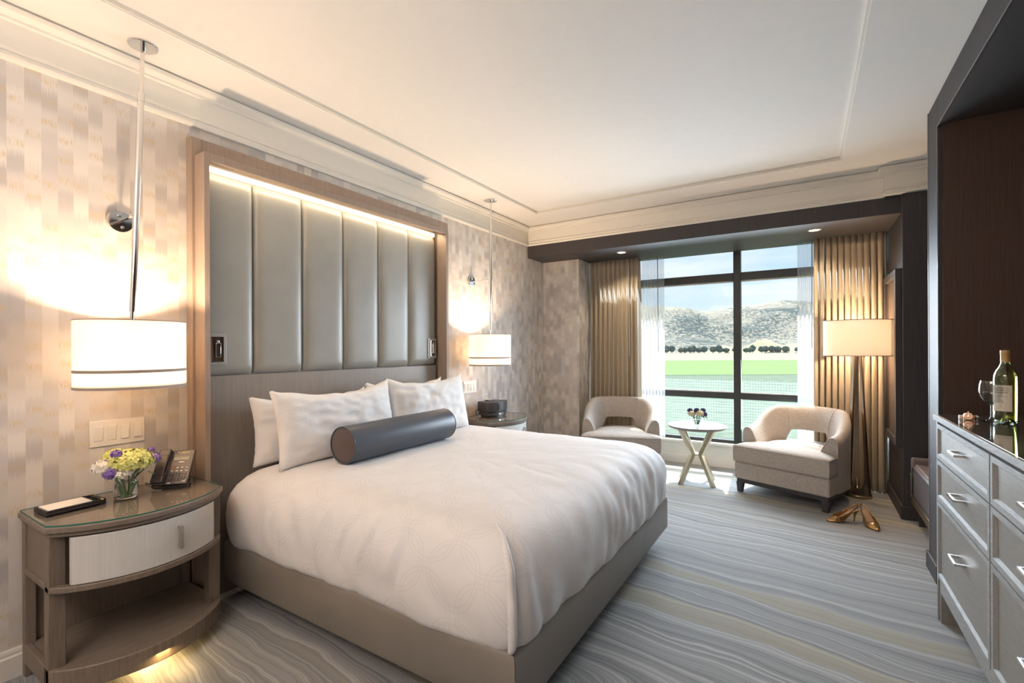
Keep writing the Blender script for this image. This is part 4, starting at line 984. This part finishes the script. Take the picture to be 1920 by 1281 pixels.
# ================================================================= HIGH HEELS
shoe_m = plain('bronze_patent_leather', (.42, .25, .10), .22, .75, var=.05); ins_m = plain('insole_tan', (.42, .26, .15), .6)
def heel_shoe(loc, rz, label):
    t = empty('high_heel_shoe', loc, rz, label, 'shoe', 'pair of bronze slingback heels')
    Ls = .24; Hh = .082
    def solez(u): return .003+(Hh-.003)*sst(.30, .92, u)
    def wid(u): return .004+.037*math.sin(min(1, u/.34)*math.pi/2)**.9*(1-.34*sst(.36, .75, u)) * (1-.35*sst(.93, 1.0, u))
    def cx_(u): return 0
    rings = []
    for i in range(25):
        u = i/24; w = wid(u); z = solez(u); x = -u*Ls*.93
        rings.append([(x, -w, z+.004), (x, w, z+.004), (x, w*.9, z), (x, -w*.9, z)])
    MB().loft(rings).build('sole', shoe_m, t)
    MB().grid(lambda a, b: (-(.08+a*.92)*Ls*.93, (2*b-1)*wid(.08+a*.92)*.93, solez(.08+a*.92)+.0055), 20, 4).build('insole', ins_m, t)
    rings = []                           # closed toe box
    for i in range(13):
        u = .0+.30*i/12; w = wid(u); z = solez(u); hh = .012+.026*sst(0, .30, u)
        rings.append([(-u*Ls*.93, w*math.cos(a), z+.002+hh*math.sin(a)) for a in [math.pi*j/14 for j in range(15)]])
    MB().loft(rings, closed=False).build('toe_box', shoe_m, t, solid=.0015, angle=60)
    for s_ in (-1, 1):
        def sd(a, b):
            u = .29+.47*a; w = wid(u); z = solez(u); hh = .038*(1-.35*a)*(1-.75*sst(.45, 1, a))+.004
            lean = 1-.28*b*(1-a)
            return (-u*Ls*.93, s_*w*lean*(1+.02), z+.002+hh*b)
        MB().grid(sd, 16, 5).build('side_quarter', shoe_m, t, solid=.0015, angle=60)
    pts = []
    for j in range(21):
        a = math.pi*j/20-math.pi/2
        u = .60+.42*math.cos(a)*1.0; y = .029*math.sin(a)
        pts.append((-u*Ls*.93, y, solez(.60)+.022+.062*math.cos(a)))
    MB().tube(pts, .0035, 6, flat=1.6).build('sling_strap', shoe_m, t)
    rg = []
    for i in range(9):
        k = i/8; z = Hh*(1-k)+.001; r_ = .0045+.016*(1-k)**3; x = -(.96-.06*k**.5)*Ls*.93
        rg.append([(x+r_*math.cos(a)*1.1, r_*math.sin(a), z+.0*k) for a in [2*math.pi*j/12 for j in range(12)]])
    MB().loft(rg).build('heel', shoe_m, t)
    return t
heel_shoe((.122, 4.262, 0), R(180+30), 'bronze slingback heel seen side-on with its toe pointing left')
heel_shoe((.425, 4.205, 0), R(-70), 'bronze slingback heel with its toe pointing towards the camera')

# ================================================================= DRESSER
dz = empty('dresser', (.53, 3.03, 0), R(0), 'grey cerused oak dresser with chrome pulls in the alcove', 'dresser')
DL, DD, DH = 1.62, .52, .996
B(.018, DD, -DL, -.004, .14, DH-.034).build('carcass', ds_m, dz, bevel=.002)
B(-.012, DD, -DL-.01, .0, DH-.034, DH-.008).build('top', dsf_m, dz, bevel=.003)
B(-.010, DD-.002, -DL-.008, -.002, DH-.008, DH-.007).build('top_veneer', wood('dresser_top_veneer', (.09, .075, .065), (.14, .12, .105), (8, 120, 90), .3, .05), dz)
B(-.010, DD-.002, -DL-.008, -.002, DH-.0065, DH).build('glass_top', gtop_m, dz, bevel=.001)
MB().box(.0, DD, -.028, -.004, .0, DH-.036).build('side_panel', ds_m, dz, bevel=.002)
MB().box(.0, DD, -DL, -DL+.024, .0, DH-.036).build('side_panel', ds_m, dz, bevel=.002)
MB().box(.006, .018, -DL+.03, -.03, .14, .205).build('bottom_rail', dsf_m, dz, bevel=.002)
MB().box(.006, .10, -.055, -.029, 0, .14).build('foot', ds_m, dz); MB().box(.40, .50, -.055, -.029, 0, .14).build('foot', ds_m, dz)
cw_ = (DL-.056-.012)/2; rows = [(.782, .948), (.586, .776), (.212, .580)]
for c_ in range(2):
    ya = -.028-(cw_+.006)*c_-.003; yb = ya-cw_+.006
    for z0, z1 in rows:
        bd = .030
        dr = MB().box(.006, .018, yb, ya, z0, z1).build('drawer', ds_m, dz)
        # bevelled frame around the recessed front
        o0, o1 = -.004, .007
        def q(p0, p1, p2, p3): return [p0, p1, p2, p3]
        y0, y1 = yb, ya
        vs_o = [(o0, y0, z0), (o0, y1, z0), (o0, y1, z1), (o0, y0, z1)]; vi = [(o0, y0+bd*.7, z0+bd*.7), (o0, y1-bd*.7, z0+bd*.7), (o0, y1-bd*.7, z1-bd*.7), (o0, y0+bd*.7, z1-bd*.7)]
        vb = [(o1, y0+bd, z0+bd), (o1, y1-bd, z0+bd), (o1, y1-bd, z1-bd), (o1, y0+bd, z1-bd)]; vk = [(o1, y0, z0), (o1, y1, z0), (o1, y1, z1), (o1, y0, z1)]
        mb = MB(); V = vs_o+vi+vb+vk; Fq = []
        for i in range(4):
            j = (i+1) % 4; Fq += [(i, j, 4+j, 4+i), (4+i, 4+j, 8+j, 8+i), (12+i, 12+j, j, i)]
        mb.add(V, Fq); mb.build('frame', dsf_m, dr, smooth=False)
        yc = (ya+yb)/2; zc = z0+(z1-z0)*(.55 if z1-z0 < .3 else .60)
        MB().box(-.030, -.022, yc-.055, yc+.055, zc-.005, zc+.005).box(-.022, .006, yc-.055, yc-.047, zc-.005, zc+.005).box(-.022, .006, yc+.047, yc+.055, zc-.005, zc+.005).build('handle', plain('polished_nickel', (.78, .77, .75), .18, 1.0), dr, bevel=.001)
TZ = DH+.0005
# wine bottle
wb = empty('wine_bottle', (.705, 2.77, TZ), R(0), 'white wine bottle with cream label on the dresser', 'bottle')
bp = [(0, .018), (.012, .016), (.022, .006), (.030, .001), (.036, .004), (.0375, .012), (.0375, .185), (.036, .200), (.030, .218), (.020, .236), (.0155, .250), (.0145, .262), (.0145, .300)]
MB().shell(bp+[(.012, .300), (.012, .262), (.0135, .250), (.018, .235), (.028, .216), (.034, .199), (.0352, .185), (.0352, .013), (.034, .0075), (.030, .006), (.022, .011), (.012, .020), (0, .022)], 48).build('bottle_glass', solid_glass('pale_green_glass', (.85, .95, .72)), wb)
MB().lathe([(0, .0225), (.012, .0205), (.022, .0115), (.030, .0065), (.0348, .0135), (.0348, .185), (.0335, .198), (.0275, .215), (.018, .233), (0, .233)], 40).build('wine', solid_glass('white_wine', (.88, .86, .42), ior=1.34), wb)
MB().shell([(.0155, .254), (.0155, .288), (.0162, .289), (.0162, .303), (.0, .304), (0, .303), (.0150, .301), (.0148, .254)], 32).build('screw_cap', plain('cap_gold', (.62, .40, .17), .35, .5), wb)
def cyl_patch(name, a0, a1, z0, z1, r, mat, parent):
    return MB().grid(lambda a, b: (r*math.cos(a0+(a1-a0)*a), r*math.sin(a0+(a1-a0)*a), z0+(z1-z0)*b), 20, 1).build(name, mat, parent, angle=80)
face = math.atan2(-2.77, -.705)        # label turned roughly to the viewer's side
la, lw = face-.42, .95
lab = cyl_patch('front_label', la-lw, la+lw, .050, .158, .0379, plain('label_paper', (.78, .70, .58), .7, var=.02), wb)
def wrap_text(body, size, zc, mat, xoff=0):
    o = text('label_text', body, size, mat, lab, Matrix.Identity(4), .0001)
    for v in o.data.vertices:
        x, y, z = v.co; a = la+(x+xoff)/.0381; v.co = ((.0381+z)*math.cos(a), (.0381+z)*math.sin(a), zc+y)
ink = plain('ink', (.16, .12, .10), .7)
wrap_text('OAK HILLS', .0105, .134, ink); wrap_text('CHARDONNAY', .0045, .110, ink, .004)
def cylbox(a0, a1, z0, z1, m): cyl_patch('label_rule', a0, a1, z0, z1, .0381, m, lab)
cylbox(la-.62, la+.62, .1455, .1475, ink); cylbox(la-.62, la+.62, .1265, .1285, ink)
sketch = plain('label_sketch', (.48, .44, .38), .8)
for i in range(7):
    s0 = (i-3)*.10
    MB().add([(.0381*math.cos(la+s0*.3), .0381*math.sin(la+s0*.3), .082), (.0381*math.cos(la+s0*.3+.02), .0381*math.sin(la+s0*.3+.02), .082), (.0382*math.cos(la+s0*1.8+.05), .0382*math.sin(la+s0*1.8+.05), .058), (.0382*math.cos(la+s0*1.8), .0382*math.sin(la+s0*1.8), .058)], [(0, 1, 2, 3)]).build('label_sketch', sketch, lab)
MB().grid(lambda a, b: (.0381*math.cos(la-.28+.56*a), .0381*math.sin(la-.28+.56*a), .084+.018*b*math.sin(math.pi*a)**.6), 14, 3).build('label_sketch', sketch, lab)
# wine glass
wg = empty('wine_glass', (.664, 2.770, TZ), 0, 'empty stemmed wine glass on the dresser in front of bottle', 'glass')
gp = [(0, 0), (.034, 0), (.036, .0015), (.030, .004), (.012, .008), (.006, .014), (.0045, .03), (.005, .060), (.010, .068), (.022, .078), (.033, .095), (.0375, .115), (.036, .138), (.032, .155)]
MB().shell(gp+[(.0312, .155), (.0352, .138), (.0366, .115), (.032, .096), (.021, .080), (.009, .0715), (0, .070)], 44).build('bowl_and_stem', clear_m, wg)
wg.scale = (1.12, 1.12, 1.12)
# watch
wt = empty('wristwatch', (.598, 2.80, TZ), R(-14), 'steel and rose gold wristwatch lying on the dresser', 'watch')
rose = plain('rose_gold', (.75, .45, .28), .22, 1.0); steel = plain('steel', (.75, .74, .72), .2, 1.0)
Mw = Matrix.Translation((0, -.022, .017)) @ Matrix.Rotation(R(78), 4, 'X')
MB().lathe([(0, -.004), (.0165, -.004), (.0175, 0), (.0155, .004), (.0135, .0045), (0, .0045)], 32, Mw).build('case', rose, wt)
MB().lathe([(0, .0047), (.0128, .0047)], 28, Mw).build('dial', plain('rose_dial', (.55, .33, .22), .3, .6), wt)
MB().box(-.0006, .0006, -.001, .009, .005, .0056, Mw).box(-.006, .001, -.0006, .0006, .005, .0056, Mw).build('hands', steel, wt)
MB().tube([(0, 0, 0), (.003, 0, 0)], .0025, 10, Mw @ Matrix.Translation((0, .0175, 0)) @ Matrix.Rotation(R(90), 4, 'Z')).build('crown', rose, wt)
for i in range(18):
    a = R(-90)+R(24)+(2*math.pi-R(48))*i/17; x, y = .031*math.cos(a), .022*math.sin(a)
    Ml = Matrix.Translation((x, y, .0095)) @ Matrix.Rotation(math.atan2(.022*math.cos(a), -.031*math.sin(a)), 4, 'Z')
    B(-.0042, .0042, -.0012, .0012, -.0085, .0085).build('link', rose if i % 3 == 1 else steel, wt, bevel=.0006).matrix_local = Ml
print('objects', len(bpy.data.objects))
